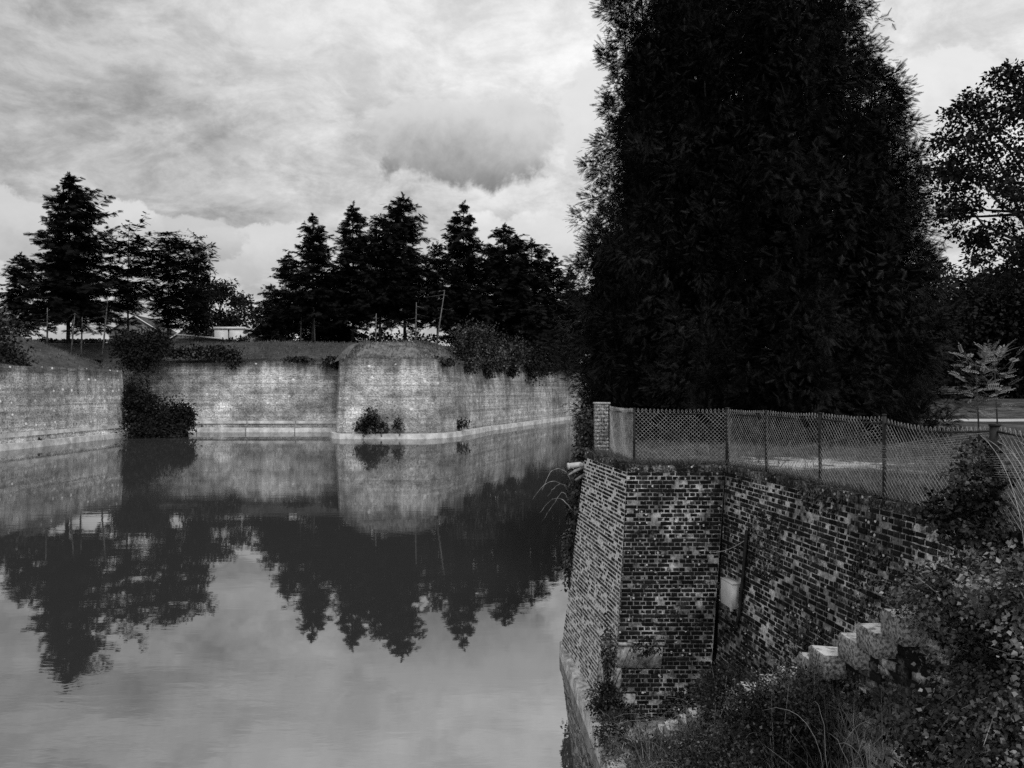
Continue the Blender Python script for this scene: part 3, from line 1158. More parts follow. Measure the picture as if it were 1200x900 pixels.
def mesh_panel(A, B, h0, h1, sag, seed, step=.068, droop=0.0, bulge=0.0, sink=0.0):
    r = np.random.default_rng(seed)
    A, B = np.array(A, float), np.array(B, float)
    L = np.linalg.norm(B - A)
    dv = (B - A) / L
    nv = np.array([dv[1], -dv[0]])
    H = h1 - h0
    mb = MB()

    def pos(u, v):
        f = u / L
        s = math.sin(PI * f)
        k = v / H
        z = h0 + v - sag * s * k - sink * f * (1 - .15 * k) * k
        o = bulge * s * math.sin(PI * k) + .012 * math.sin(u * 5 + v * 3 + seed)
        q = A + dv * u + nv * (o + droop * f * (1 - k) ** 1.5)
        return [q[0], q[1], z]
    n = int((L + H) / step)
    for fam in (0, 1):
        for i in range(1, n + 1):
            c = i * step
            u0, u1 = max(0, c - H), min(L, c)
            if u1 - u0 < .03:
                continue
            k = 5
            pts = []
            for j in range(k + 1):
                u = u0 + (u1 - u0) * j / k
                v = c - u
                uu = u if fam == 0 else L - u
                p = pos(uu, v)
                sgn = .004 if fam == 0 else -.004
                pts.append([p[0] + nv[0] * sgn, p[1] + nv[1] * sgn, p[2]])
            mb.tube(pts, WR, 4, 0, False)
    # twisted ends standing above the rail
    for i in range(int(L / (step * .5))):
        u = (i + .5) * step * .5
        p = pos(u, H)
        q = pos(min(L, u + .012 * (1 if i % 2 else -1)), H)
        mb.tube([p, [q[0], q[1], q[2] + .03 + .012 * r.random()]], WR * 1.1, 4, 0, False)
    return mb


for i in range(len(POSTS) - 1):
    A, B = POSTS[i], POSTS[i + 1]
    last = i == len(POSTS) - 2
    fat = i == 5
    pb = mesh_panel(A[:2], B[:2], .03, .93 if i < 5 else .90, .02 if i < 5 else .05, i + 3, bulge=.02, droop=.0 if not last else .05)
    pb.build('mesh_panel', M['wire'], fence)
    rl = MB()
    sg = .012 if i < 5 else .05
    fs = np.linspace(0, 1, 7)
    rl.tube([[A[0] + (B[0] - A[0]) * f, A[1] + (B[1] - A[1]) * f, .885 - sg * math.sin(PI * f)] for f in fs], .011, 6)
    rl.build('top_rail', M['post'], fence)
# loose strands pulled out of the last bay, hanging over the wall
r = np.random.default_rng(3)
for i in range(11):
    f = i / 10
    x0, y0 = 4.30 + .10 * f, 7.05 - 1.05 * f
    z0 = .86 - .10 * r.random() - .05 * f
    e = np.array([3.95 + .12 * r.random() + .05 * f, 5.95 - .40 * f, -.42 - .25 * r.random()])
    p0 = np.array([x0, y0, z0])
    ctl = p0 * .45 + e * .55 + np.array([.0, -.30 - .1 * r.random(), .50 + .15 * r.random()])
    ts = np.linspace(0, 1, 12)
    pts = [(1 - t) ** 2 * p0 + 2 * t * (1 - t) * ctl + t * t * e for t in ts]
    s = MB()
    s.tube(pts, .0022, 4)
    s.build('loose_wire', M['wire'], fence)

# ---- brick pillar at the end of the fence
pil = thing('brick_pillar', 'short pale brick pillar at the far end of the wire fence', 'pillar', (1.87, 16.02, 0))
pm_ = MB()
for c in range(13):
    z0 = c * .0765
    for (fa, fb) in (((1.72, 15.87), (2.02, 15.87)), ((2.02, 15.87), (2.02, 16.17)), ((2.02, 16.17), (1.72, 16.17)), ((1.72, 16.17), (1.72, 15.87))):
        fc = Face(fa, fb)
        cuts = [0, .11, .22, .3] if c % 2 else [0, .15, .3]
        for a_, b_ in zip(cuts[:-1], cuts[1:]):
            o0 = rng.normal(0, .002)
            A_, B_ = a_ + .004, b_ - .004
            V = [fc.p(A_, 0, o0), fc.p(B_, 0, o0), fc.p(B_, 0, o0), fc.p(A_, 0, o0), fc.p(A_, 0, -.02), fc.p(B_, 0, -.02), fc.p(B_, 0, -.02), fc.p(A_, 0, -.02)]
            V = np.array(V)
            V[[0, 1, 4, 5], 2] = z0 + .005
            V[[2, 3, 6, 7], 2] = z0 + .0715
            pm_.add(V, [[0, 1, 2], [0, 2, 3], [3, 2, 6], [3, 6, 7], [0, 4, 5], [0, 5, 1], [1, 5, 6], [1, 6, 2], [0, 3, 7], [0, 7, 4]], 0, None, tone=.6 + .4 * rng.random(), bloom=1.15)
pm_.add(*(lambda b: (b.v[0], b.t[0]))(MB().box((1.73, 15.88, -.1), (2.01, 16.16, .993))), 1, None, tone=.5, bloom=1.0)
pm_.build('brickwork', [M['brick'], M['mortar']], pil)
c_ = MB()
c_.box((1.705, 15.855, .996), (2.035, 16.185, 1.03), 0, 0, .008, rng)
c_.build('cap', M['stone'], pil)

# ---- white meter box with its conduit
bx = thing('utility_box', 'small white utility box with dark conduit on the brick wall by the inner corner', 'utility box', (3.43, 12.3, EYE - 3.4))


def on_right(u, dd, off):
    return f_right.p(u, dd, off)


def wall_box(u0, u1, d0, d1, o0, o1, bev=.012):
    b = MB()
    V = []
    for (o_, ins) in ((o0, 0), (o1 - bev, 0), (o1, bev)):
        for (u, dd) in ((u0 + ins, d1 - ins), (u1 - ins, d1 - ins), (u1 - ins, d0 + ins), (u0 + ins, d0 + ins)):
            q = f_right.p(u, (d0 + d1) / 2, o_)
            V.append([q[0], q[1], -dd])
    t = []
    for r_ in range(2):
        for s_ in range(4):
            p0, p1 = r_ * 4 + s_, r_ * 4 + (s_ + 1) % 4
            t += [[p0, p1, p1 + 4], [p0, p1 + 4, p0 + 4]]
    t += [[8, 9, 10], [8, 10, 11], [0, 2, 1], [0, 3, 2]]
    return b.add(V, t)


wall_box(.50, .90, 1.76, 2.14, -.02, .125).build('housing', M['box'], bx)
wall_box(.49, .91, 1.735, 1.758, -.02, .14, .006).build('lid', M['box'], bx)
g_ = MB()
q0 = f_right.p(.80, 2.10, .06)
g_.tube([[q0[0], q0[1], -2.14], [q0[0], q0[1], -2.20]], .03, 8)
g_.build('cable_gland', M['white'], bx)
cd = MB()
cd.tube([f_right.p(1.02, .9, .03), f_right.p(1.03, 1.6, .03), f_right.p(1.04, 2.2, .035), f_right.p(.98, 2.42, .05), f_right.p(.86, 2.46, .06)], .028, 7)
cd.build('conduit', M['dark'], bx)
cb = MB()
A_, B_ = f_front.p(1.36, 1.42, .02), f_right.p(1.0, 1.05, .03)
cb.tube([A_ * (1 - f) + B_ * f - np.array([0, 0, .05 * math.sin(PI * f)]) for f in np.linspace(0, 1, 8)], .006, 5)
cb.build('cable', M['wire'], bx)

# ---- broken drain pipe and a split board sticking out behind the corner
dp = thing('drain_pipe', 'broken pale drain pipe jutting over the water behind the brick corner', 'pipe', (1.42, 15.9, EYE - 1.5))
t_ = MB()
t_.tube([[1.80, 16.0, EYE - 1.49], [1.45, 15.9, EYE - 1.5], [1.17, 15.86, EYE - 1.53]], .055, 10)
t_.build('pipe', M['white'], dp, smooth=True)
t_ = MB()
t_.tube([[1.18, 15.86, EYE - 1.53], [1.15, 15.855, EYE - 1.535]], .068, 10)
t_.build('collar', M['white'], dp)
for (y_, z_, lab, k_) in ((15.72, 1.70, 'upper of two split grey boards wedged under the broken drain pipe', .0), (15.62, 1.80, 'lower of two split grey boards wedged under the broken drain pipe', .12)):
    t_ = MB()
    p0, p1 = np.array([1.16 + k_, y_, EYE - z_]), np.array([1.5 + k_, y_ + .1, EYE - z_ + .15])
    t_.tube([p0, p0 * .6 + p1 * .4 + np.array([0, 0, .015]), p1], [.02, .035, .03], 4)
    tag(t_.build('split_board', M['twig']), lab, 'board')

# ---- park bench on the lawn beyond the path
bn = thing('park_bench', 'grey board park bench standing in front of the dark hedge trees', 'bench', (gx(1108, 46), 46.0, float(lawn_h(np.array(20.), np.array(46.)))))
bz, bxx = bn.location.z, bn.location.x
for nm, lo, hi in (('backrest', (-.92, .25, .50), (.92, .29, .86)), ('seat', (-.92, -.2, .42), (.92, .2, .46))):
    t_ = MB()
    for q_ in range(3):
        if nm == 'backrest':
            h = (hi[2] - lo[2]) / 3
            t_.box((bxx + lo[0], 46 + lo[1], bz + lo[2] + h * q_ + .008), (bxx + hi[0], 46 + hi[1], bz + lo[2] + h * (q_ + 1) - .008))
        else:
            h = .4 / 3
            t_.box((bxx + lo[0], 46 + lo[1] + h * q_ + .008, bz + lo[2]), (bxx + hi[0], 46 + lo[1] + h * (q_ + 1) - .008, bz + hi[2]))
    t_.build(nm, M['bench'], bn)
for x in (-.7, .7):
    t_ = MB()
    t_.box((bxx + x - .04, 45.82, bz - .05), (bxx + x + .04, 46.24, bz + .418))
    t_.box((bxx + x - .04, 46.295, bz + .3), (bxx + x + .04, 46.34, bz + .84))
    t_.build('leg', M['dark'], bn)

# ================================================================== BIG EVERGREEN BESIDE THE LAWN
def big_evergreen():
    rng = np.random.default_rng(21)
    K = 22 / 30
    bx0, by0 = 9.4 * K, 22.0
    t = thing('evergreen_tree', 'huge dense black evergreen filling the lawn behind the wire fence', 'tree', (bx0, by0, 0))
    cr, tr = MB(), MB()
    # leaders: x, y, height, radius at the base, fullness at the foot
    leaders = [(.2, 0, 27, 5.4, .74), (-1.7, .3, 26, 3.4, .7), (-3.1, -.2, 23, 3.7, .74), (3.0, .2, 20.5, 3.3, .74), (-4.3, .3, 18.6, 2.2, .6), (4.9, .3, 14.6, 2.3, .45), (5.6, .5, 10.6, 2.1, .35), (-5.5, .6, 8.9, 2.1, .4), (0.5, -3.0, 18.0, 3.9, .8), (-2.5, -2.6, 13.5, 3.2, .9), (3.2, -2.4, 13.0, 3.2, .7), (4.6, -.8, 9.0, 2.2, .6), (-4.0, -1.0, 14.0, 2.4, .8), (-5.0, -.2, 5.5, 1.6, .8), (.3, -4.4, 5.0, 2.2, 1), (-2.8, -4.0, 4.2, 2.0, 1), (3.0, -3.8, 4.2, 1.9, 1), (-4.8, -1.6, 3.6, 1.4, 1)]

    def put(p, ax, nr, sz, tm):
        p = p * K + np.array([bx0, by0, 0])
        p[:, 2] = np.maximum(p[:, 2] + .12, .04)
        cr.scatter(p, ax, nr, sz * K, tm)
    for (lx, ly, H, R, foot) in leaders:
        c0 = np.array([bx0 + lx * K, by0 + ly * K, 0])
        tr.tube([[bx0 + lx * .35 * K, by0 + ly * .35 * K, -.5], [bx0 + lx * .8 * K, by0 + ly * .8 * K, H * .3 * K], [c0[0], c0[1], H * .95 * K]], [.42 * H / 34, .25 * H / 34, .02], 7)

        def shell(n, zp=1.12, r0=.62, r1=.40):
            z = H * (.01 + .99 * rng.random(n) ** zp)
            f = z / H
            prof = np.minimum(1, foot + f * 1.8) * (1 - f) ** .42
            az = rng.random(n) * 2 * PI
            lump = 1 + .15 * np.sin(az * 3 + z * .9 + lx) + .13 * np.sin(az * 5 - z * 1.7 + ly) + .09 * np.sin(z * 3.1 + az * 2)
            rr = R * prof * lump * (r0 + r1 * rng.random(n) ** .5)
            d = np.stack([np.cos(az), np.sin(az), np.zeros(n)], 1)
            return np.array([lx, ly, 0]) + d * rr[:, None] + np.stack([np.zeros(n), np.zeros(n), z], 1), d
        dens = 1.7 if R < 2.5 else 1.0
        n = int(420 * dens * R * H / 5)
        p, d = shell(n)
        ax = d * .75 + rng.normal(0, .35, (n, 3)) + np.array([0, 0, 1])[None] * (.35 - .95 * rng.random((n, 1)))
        put(p, ax, d * .6 + np.array([0, 0, .7]) + rng.normal(0, .35, (n, 3)), .20 + .20 * rng.random(n), FROND_FINE)
        # branch ends: tufts that stand out of the general surface
        m = int(11 * dens * R * H / 5) + 6
        q, dq = shell(m, 1.0, .82, .26)
        for i in range(m):
            k = int(44 + 44 * rng.random())
            u = unit(rng, k)
            rad = .32 + .44 * rng.random()
            out = dq[i] * .8 + np.array([0, 0, rng.normal(.25, .35)])
            pp = q[i] + u * rad * (rng.random((k, 1)) ** .5) * np.array([.8, .8, 1.05]) + out * rad * .5 * rng.random((k, 1))
            put(pp, out + u * .7 + np.array([0, 0, -.25]) * rng.random((k, 1)), dq[i] * .5 + np.array([0, 0, .8]) + rng.normal(0, .35, (k, 3)), .15 + .17 * rng.random(k), FROND_FINE)
        # thick inner growth
        m = int(150 * dens * R * H / 5)
        z = H * (.02 + .86 * rng.random(m))
        az = rng.random(m) * 2 * PI
        rr = R * np.minimum(1, foot + z / H * 1.8) * (1 - z / H) ** .6 * .60 * rng.random(m) ** .5
        d = np.stack([np.cos(az), np.sin(az), np.zeros(m)], 1)
        put(np.array([lx, ly, 0]) + d * rr[:, None] + np.stack([np.zeros(m), np.zeros(m), z], 1), unit(rng, m), unit(rng, m), .34 + .2 * rng.random(m), FROND_FINE)
        m = int(110 * dens * R * H / 5)
        z = H * (.02 + .80 * rng.random(m))
        az = rng.random(m) * 2 * PI
        rr = R * np.minimum(1, foot + z / H * 1.8) * (1 - z / H) ** .6 * .38 * rng.random(m) ** .5
        d = np.stack([np.cos(az), np.sin(az), np.zeros(m)], 1)
        put(np.array([lx, ly, 0]) + d * rr[:, None] + np.stack([np.zeros(m), np.zeros(m), z], 1), unit(rng, m), unit(rng, m), .55 + .35 * rng.random(m), FROND)
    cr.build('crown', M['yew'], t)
    tr.build('trunk', M['bark'], t)


big_evergreen()

# ---- broadleaf tree and dark background trees beyond the lawn
m_tall = broadleaf(31, 18.2, 5.6, .33, 210, 150, .24, .6, crad=1.0, lim=14, gaps=.35)
plant_tree('broadleaf_tree', 'tall airy broadleaf tree with sky showing through its limbs, beside the huge evergreen', m_tall, (gx(1216, 40), 40, .4))
m_d1 = broadleaf(32, 10, 4.8, .0, 90, 330, .30, .9)
m_d2 = broadleaf(33, 9, 5.4, .0, 90, 330, .30, .9)
for i, (px, Y, h, m, lab) in enumerate(((1110, 58, 1.0, m_d1, 'dark dense hedge tree directly behind the park bench'), (1168, 62, 1.12, m_d2, 'dark dense hedge tree below the airy broadleaf tree'), (1228, 56, 1.05, m_d1, 'dark dense hedge tree at the very edge of the lawn view'), (1060, 66, 1.0, m_d2, 'dark dense hedge tree half hidden behind the huge evergreen'))):
    plant_tree('hedge_tree', lab, m, (gx(px, Y), Y, .5), h, i * 1.3, 'dark trees closing the lawn')

# ---- the two feathery saplings at the fence
def sapling(px, Y, h, seed, label, base_z=0.0, nl=30):
    r = np.random.default_rng(seed)
    x = gx(px, Y)
    t = thing('sapling', label, 'sapling', (x, Y, base_z), 'feathery saplings at the fence')
    s, l = MB(), MB()
    top = np.array([x + r.normal(0, .03), Y, h])
    s.tube([[x, Y, base_z - .1], [x + .01, Y, base_z * .5 + h * .5], top], [.011, .009, .004], 5)
    P, A, N, S = [], [], [], []
    for i in range(nl):
        f = i / nl
        z = h * (1 - .34 * f ** 1.2)
        az = i * 2.4 + r.normal(0, .3)
        L = (.05 + .17 * math.sin(PI * min(1, .12 + f * .95))) * (.8 + .4 * r.random())
        p0 = np.array([x, Y, z - .05])
        p1 = p0 + np.array([math.cos(az) * L * .72, math.sin(az) * L * .72, L * (1.15 - .75 * f)])
        s.tube([p0, (p0 + p1) / 2 + np.array([0, 0, .01]), p1], [.004, .003, .002], 3)
        for q_ in range(5):
            g_ = .45 + .55 * q_ / 4
            sg = (-1) ** q_
            d_ = (p1 - p0) / L
            P.append(p0 * (1 - g_) + p1 * g_)
            A.append(d_ * .7 + np.array([-math.sin(az) * sg * .8, math.cos(az) * sg * .8, -.15]) * (q_ < 4) + r.normal(0, .2, 3))
            N.append(np.array([0, 0, 1]) + r.normal(0, .45, 3))
            S.append((.085 + .065 * r.random()) * (1.1 - .3 * (q_ == 0)))
    l.scatter(P, A, N, S, PINN)
    s.build('stem', M['bark'], t)
    l.build('foliage', M['sapling'], t)


sapling(1146, 7.6, 1.54, 4, 'slender feathery sapling with the denser crown, nearer the fence middle', nl=17)
sapling(1168, 7.9, 1.60, 9, 'slender feathery sapling, slightly taller, nearer the thick ivy-dark post', nl=15)

# ================================================================== VEGETATION ON AND UNDER THE NEAR WALL
bush('ivy_bush', 'dark ivy clump wrapped round the thick fence post by the saplings', 'bush', (4.30, 7.15, -.1), [(4.32, 7.1, .42, .26, .22, .34), (4.26, 7.1, .02, .40, .30, .22), (4.12, 7.3, .12, .25, .2, .16)], 4200, .048, 'ivy', TREF, 41, stems=8)
bush('bramble_thicket', 'big leafy bramble thicket spilling over the wall top down onto the stairs', 'bush', (4.1, 6.0, -.9),
     [(4.10, 6.15, -.55, .75, .65, .45), (4.55, 6.9, -.35, .45, .5, .30), (3.75, 5.75, -.95, .65, .6, .45), (3.55, 5.3, -1.35, .65, .6, .5), (4.2, 5.3, -.6, .8, .6, .5), (3.62, 6.6, -.55, .42, .42, .28), (3.62, 6.15, -.35, .40, .40, .30), (3.85, 5.6, -.25, .5, .4, .35)], 34000, .040, 'bramble', TREF, 42, stems=34, hang=.5, shell=.35, stem_mat='twig', stem_r=.004)
bush('ivy_bush', 'shadowy ivy curtain hanging down the outer face of the stairs below the bramble thicket', 'bush', (3.45, 5.4, -2.2),
     [(3.30, 5.5, -2.0, .40, .70, .55), (3.42, 5.0, -1.8, .4, .6, .6), (3.25, 6.15, -1.45, .30, .45, .35), (3.30, 5.2, -2.7, .4, .7, .5)], 9000, .045, 'ivy', TREF, 43, stems=12, hang=.8, shell=.3)
SH = [
    ('scrubby shrub on the terrace beside the landing, lowest of the scrub', (2.05, 10.6, tz + .1), [(1.85, 10.2, tz + .25, .30, .5, .28), (2.25, 9.9, tz + .4, .4, .40, .38)], 5500, 'shrub_pale'),
    ('scrubby shrub growing through the lower steps of the staircase', (2.72, 9.9, tz + .3), [(2.72, 9.95, EYE - 3.95, .36, .55, .40), (2.6, 9.3, EYE - 3.75, .4, .5, .42), (2.72, 9.3, EYE - 3.95, .22, .4, .24)], 8000, 'shrub'),
    ('ragged waist-high shrub in the middle of the terrace', (2.25, 8.9, tz + .2), [(2.2, 9.0, tz + .8, .5, .6, .65), (2.50, 8.5, tz + 1.25, .42, .55, .70)], 12000, 'bramble'),
    ('pale stalky shrub above the ledge at the waterside edge of the terrace', (1.95, 8.0, tz + .15), [(1.95, 8.2, tz + .65, .35, .7, .65), (2.2, 7.5, tz + 1.05, .45, .6, .75)], 12000, 'shrub_pale'),
    ('dense shrub pressed against the limewashed side of the stairs', (2.72, 7.9, tz + .3), [(2.65, 8.0, EYE - 3.55, .36, .5, .75), (2.78, 7.5, EYE - 3.25, .30, .4, .70), (2.86, 8.3, EYE - 3.42, .20, .4, .34), (2.74, 8.9, EYE - 3.80, .22, .4, .34), (3.0, 7.75, EYE - 3.05, .14, .3, .24)], 14000, 'shrub'),
]
for i, (lab, loc, lumps, n, mt) in enumerate(SH):
    bush('scrub_bush', lab, 'bush', loc, lumps, n, .036, mt, TREF if i % 2 else RHOMB, 50 + i, 'scrub on the terrace', stems=16, hang=.1, shell=.25, stem_mat='twig', stem_r=.004)
bush('scrub_bush', 'low weedy shrub rooted on the upper steps under the bramble thicket', 'bush', (3.5, 7.6, EYE - 2.6), [(4.0, 7.5, EYE - 2.36, .14, .3, .10), (3.85, 8.2, EYE - 2.80, .18, .3, .10)], 1000, .045, 'shrub', RHOMB, 59, 'scrub on the terrace', stems=14, stem_mat='twig', stem_r=.004)
bush('corner_weed', 'dark straggling weed climbing the foot of the projecting brick corner', 'plant', (1.52, 12.35, EYE - 5.2), [(1.50, 12.40, EYE - 4.95, .26, .24, .30), (1.55, 12.5, EYE - 4.2, .10, .14, .45), (1.78, 12.42, EYE - 5.12, .30, .10, .12), (2.15, 12.38, EYE - 4.1, .25, .08, .14)], 2600, .05, 'ivy', TREF, 61, stems=8, hang=.4)
bush('corner_weed', 'dark weed tangle drooping over the stone ledge towards the water', 'plant', (1.45, 11.5, EYE - 5.25), [(1.50, 11.6, EYE - 5.18, .24, .35, .20), (1.45, 11.2, EYE - 5.35, .14, .3, .20)], 1500, .05, 'shrub', RHOMB, 62, stems=14, hang=.4, stem_mat='twig', stem_r=.004)
bush('corner_weed', 'dark weeds crowding the inner corner at the foot of the brick wall', 'plant', (3.1, 12.3, EYE - 5.2), [(2.85, 12.35, EYE - 5.0, .45, .2, .24), (3.15, 12.1, EYE - 4.75, .22, .35, .32), (3.2, 11.4, EYE - 4.45, .2, .4, .25)], 2600, .05, 'ivy', RHOMB, 63, stems=10, hang=.2)
bush('ivy_bush', 'black ivy hanging off the back corner of the brick wall above the drain pipe', 'bush', (1.55, 16.3, -.5), [(1.50, 16.2, -.10, .22, .35, .30), (1.45, 16.3, -.7, .22, .35, .45), (1.35, 16.2, -1.3, .18, .3, .40), (1.62, 16.9, .35, .24, .5, .50), (1.2, 16.2, -2.2, .14, .3, .6)], 5200, .07, 'ivy', TREF, 64, stems=8, hang=.7)
bush('ivy_bush', 'dark bank shrub between the brick pillar and the far water', 'bush', (2.6, 19.5, .0), [(2.6, 19.3, .2, .55, 1.2, .7), (3.2, 22.5, .3, .7, 1.8, .9), (2.0, 19, -1.4, .5, 1.6, 1.2), (4.2, 28, .6, 1.0, 2.6, 1.2)], 9000, .10, 'broadleaf', RHOMB, 65, stems=8)

bush('sunlit_spray', 'small leafy spray under the huge evergreen, painted pale as if sunlit', 'plant', (gx(929, 24), 24, 0), [(gx(929, 24), 24, .50, .22, .15, .12), (gx(927, 24), 24, .3, .1, .1, .2)], 420, .09, 'petal_sunlit', RHOMB, 68, stems=5)  # sunlit spray of the evergreen, its light painted as pale leaves
bush('hanging_weeds', 'dark weeds trailing from the step ends down the side of the staircase', 'weeds', (3.0, 8.4, EYE - 3.0), [(2.94 + .27 * k_, 8.75 - 1.07 * k_ * .75, EYE - 3.62 + .62 * k_ * .75, .10, .34, .20) for k_ in (0, .5, 1, 1.5, 2.0)], 3000, .04, 'shrub', TREF, 69, stems=6, hang=.9, stem_r=.003)
# flowers in the bramble
for i, (x, y, z, n, rr, lab) in enumerate(((3.72, 5.55, -.50, 46, .085, 'pale blossom cluster on the bramble thicket, the bigger of two'), (3.42, 6.6, -.62, 24, .06, 'pale blossom cluster on the bramble thicket, the smaller of two'))):
    r = np.random.default_rng(70 + i)
    t_ = MB()
    u = unit(r, n)
    u[:, 2] = abs(u[:, 2])
    t_.scatter(np.array([x, y, z]) + u * rr * (.35 + .5 * r.random((n, 1))) * np.array([1.3, 1, .6]), u + r.normal(0, .5, (n, 3)), u, .034 + .02 * r.random(n), RHOMB)
    tag(t_.build('blossom', M['petal_sunlit']), lab, 'blossom', 'blossom in the brambles')

# dead canes and stalks arching out of the scrub
def cane_set(name, label, spots, seed, mat, rad=.0035, group=None):
    r = np.random.default_rng(seed)
    t_ = MB()
    for (x, y, z, L) in spots:
        az = r.random() * 2 * PI
        k = np.linspace(0, 1, 8)
        bend = L * (.5 + .5 * r.random())
        pts = np.stack([x + math.cos(az) * bend * k ** 1.6, y + math.sin(az) * bend * .6 * k ** 1.6, z + L * (k - .55 * k ** 2.6)], 1)
        pts += np.cumsum(r.normal(0, .010, pts.shape), axis=0)
        t_.tube(pts, np.linspace(rad, rad * .4, 8), 4)
    return tag(t_.build(name, M[mat]), label, 'canes', group, 'stuff')


r = np.random.default_rng(81)
sp = []
for i in range(190):
    y = 6.2 + 4.3 * r.random()
    i_ = (11.8 - y) / .345
    x = 2.23 + .0862 * i_ - .75 + .95 * r.random()
    sp.append((x, y, tz + .25 + (.222 * i_) * .55 * r.random(), .35 + .8 * r.random()))
cane_set('dead_canes', 'bleached dead canes and stalks arching through the scrub on the terrace', sp, 82, 'straw', .003)
# a bare curling bramble reaching over the water
tw = thing('dead_branch', 'bare curling branch reaching over the water past the broken pipe', 'branch', (1.25, 16.2, EYE - 1.9))
for i in range(5):
    k = np.linspace(0, 1, 14)
    a0 = r.random() * .8 - .1
    L = .45 + .35 * r.random()
    pts = np.stack([1.25 - L * k, 16.2 + .25 * np.sin(k * 4 + i), EYE - 1.9 - .15 * i + .28 * np.sin(k * (3 + a0 * 2)) - .35 * k * k * r.random()], 1)
    pts += np.cumsum(r.normal(0, .013, pts.shape), axis=0)
    b_ = MB()
    b_.tube(pts, np.linspace(.011, .004, 14), 4)
    b_.build('twig', M['twig'], tw)

# weeds as ground cover on terrace and steps
rng = np.random.default_rng(90)
n = 26000
Y_ = 5.2 + 7.0 * rng.random(n)
I_ = (11.8 - Y_) / .345
on_step = rng.random(n) < .28
xs_ = 2.23 + .0862 * I_
X_ = np.where(on_step, xs_ + .02 + 1.1 * rng.random(n) ** 1.2, 1.45 + (12 - Y_) * .066 + (xs_ - 1.45 - (12 - Y_) * .066) * rng.random(n))
Z_ = np.where(on_step, EYE - 5.06 + .222 * np.floor(I_), tz + .15 + .06 * np.sin(X_ * 5))
keepm = ((Y_ < 10.6) | ((rng.random(n) < .12) & (Y_ < 12.2))) & (~on_step | ((np.sin(X_ * 9 + Y_ * 4) > .1) & (X_ - xs_ > .50)))
X_, Y_, Z_ = X_[keepm], Y_[keepm], Z_[keepm]
n = len(X_)
wd = MB()
wd.scatter(np.stack([X_, Y_, Z_], 1), np.stack([rng.normal(0, .6, n), rng.normal(0, .6, n), np.ones(n)], 1), unit(rng, n), .05 + .16 * rng.random(n) ** 2, BLADE)
m = n // 3
wd.scatter(np.stack([X_[:m], Y_[:m], Z_[:m] + .02 + .12 * rng.random(m)], 1), unit(rng, m), np.array([0, 0, 1.0]) + rng.normal(0, .5, (m, 3)), .03 + .04 * rng.random(m), TREF)
tag(wd.build('weeds', M['bramble']), 'ragged weeds and grass covering the terrace and the stair treads', 'weeds', kind='stuff')
rng = np.random.default_rng(95)
n = 4600
Y_ = 5.6 + 4.7 * rng.random(n)
I_ = (11.8 - Y_) / .345
xs_ = 2.23 + .0862 * I_
f_ = rng.random(n)
X_ = 1.5 + (12 - Y_) * .066 + (xs_ - 1.55 - (12 - Y_) * .066) * f_
Z_ = tz + .15 + f_ * np.clip((EYE - 5.06 + .222 * I_) - tz - .9, 0, 2.0)
tg = MB()
tg.scatter(np.stack([X_, Y_, Z_], 1), np.stack([rng.normal(0, .35, n), rng.normal(0, .35, n), np.ones(n)], 1), unit(rng, n), .25 + .45 * rng.random(n) ** 1.5, (BLADE[0] * np.array([1, .16, 1.0]), BLADE[1]))
tag(tg.build('tall_grass', M['straw_grass']), 'tall thin grass and withered stalks standing among the scrub on the terrace', 'grass', kind='stuff')
# moss and small leaves clinging to the brick faces
n = 9000
wv = MB()
uu, dd = rng.random(n) * 4.6 + .5, rng.random(n) ** 1.3 * 3.0 + .05
clump = np.sin(uu * 2.3 + 1.2) * np.cos(dd * 2.7 + .4) > .25
uu, dd = uu[clump], dd[clump]
n = len(uu)
P_ = f_right.p(uu, dd, .012)
nn = np.broadcast_to(np.array([f_right.n[0], f_right.n[1], .4]), (n, 3))
wv.scatter(P_, rng.normal(0, .6, (n, 3)) + np.array([0, 0, -.9]), nn + rng.normal(0, .3, (n, 3)), .022 + .035 * rng.random(n), TREF)
tag(wv.build('wall_creeper', M['ivy']), 'thin patches of small-leaved creeper clinging to the mossy brick wall', 'creeper', kind='stuff')

# ================================================================== FAR TREES ON THE RAMPARTS
m_big = conifer(101, 24, 11.5, .17, 44, 12, .80, .24, spray=1.35)
m_s1 = conifer(102, 22, 8.2, .21, 42, 10, .88, .24, spray=1.25)
m_s2 = conifer(103, 22, 7.6, .22, 42, 10, .80, .25, lean=.01, spray=1.25)
m_s3 = conifer(104, 22, 8.4, .19, 42, 11, .74, .24, spray=1.3)
m_s4 = conifer(105, 20, 8.0, .23, 34, 10, .52, .28, spray=1.3)
m_c1 = conifer(106, 16, 7.8, .14, 21, 13, 1, .2, flat=True, spray=1.35)
m_c2 = conifer(107, 16, 6.2, .32, 14, 11, 1, .2, flat=True, spray=1.35)
m_r1 = broadleaf(108, 12, 6.0, .12, 60, 110, .55, .7, mat='broadleaf')
m_r2 = broadleaf(109, 9, 5.4, .02, 60, 120, .5, .8, mat='shrub')
m_f1 = conifer(110, 13, 5.8, .13, 26, 11, .55, .14, mat='needles_dusty', spray=1.3)

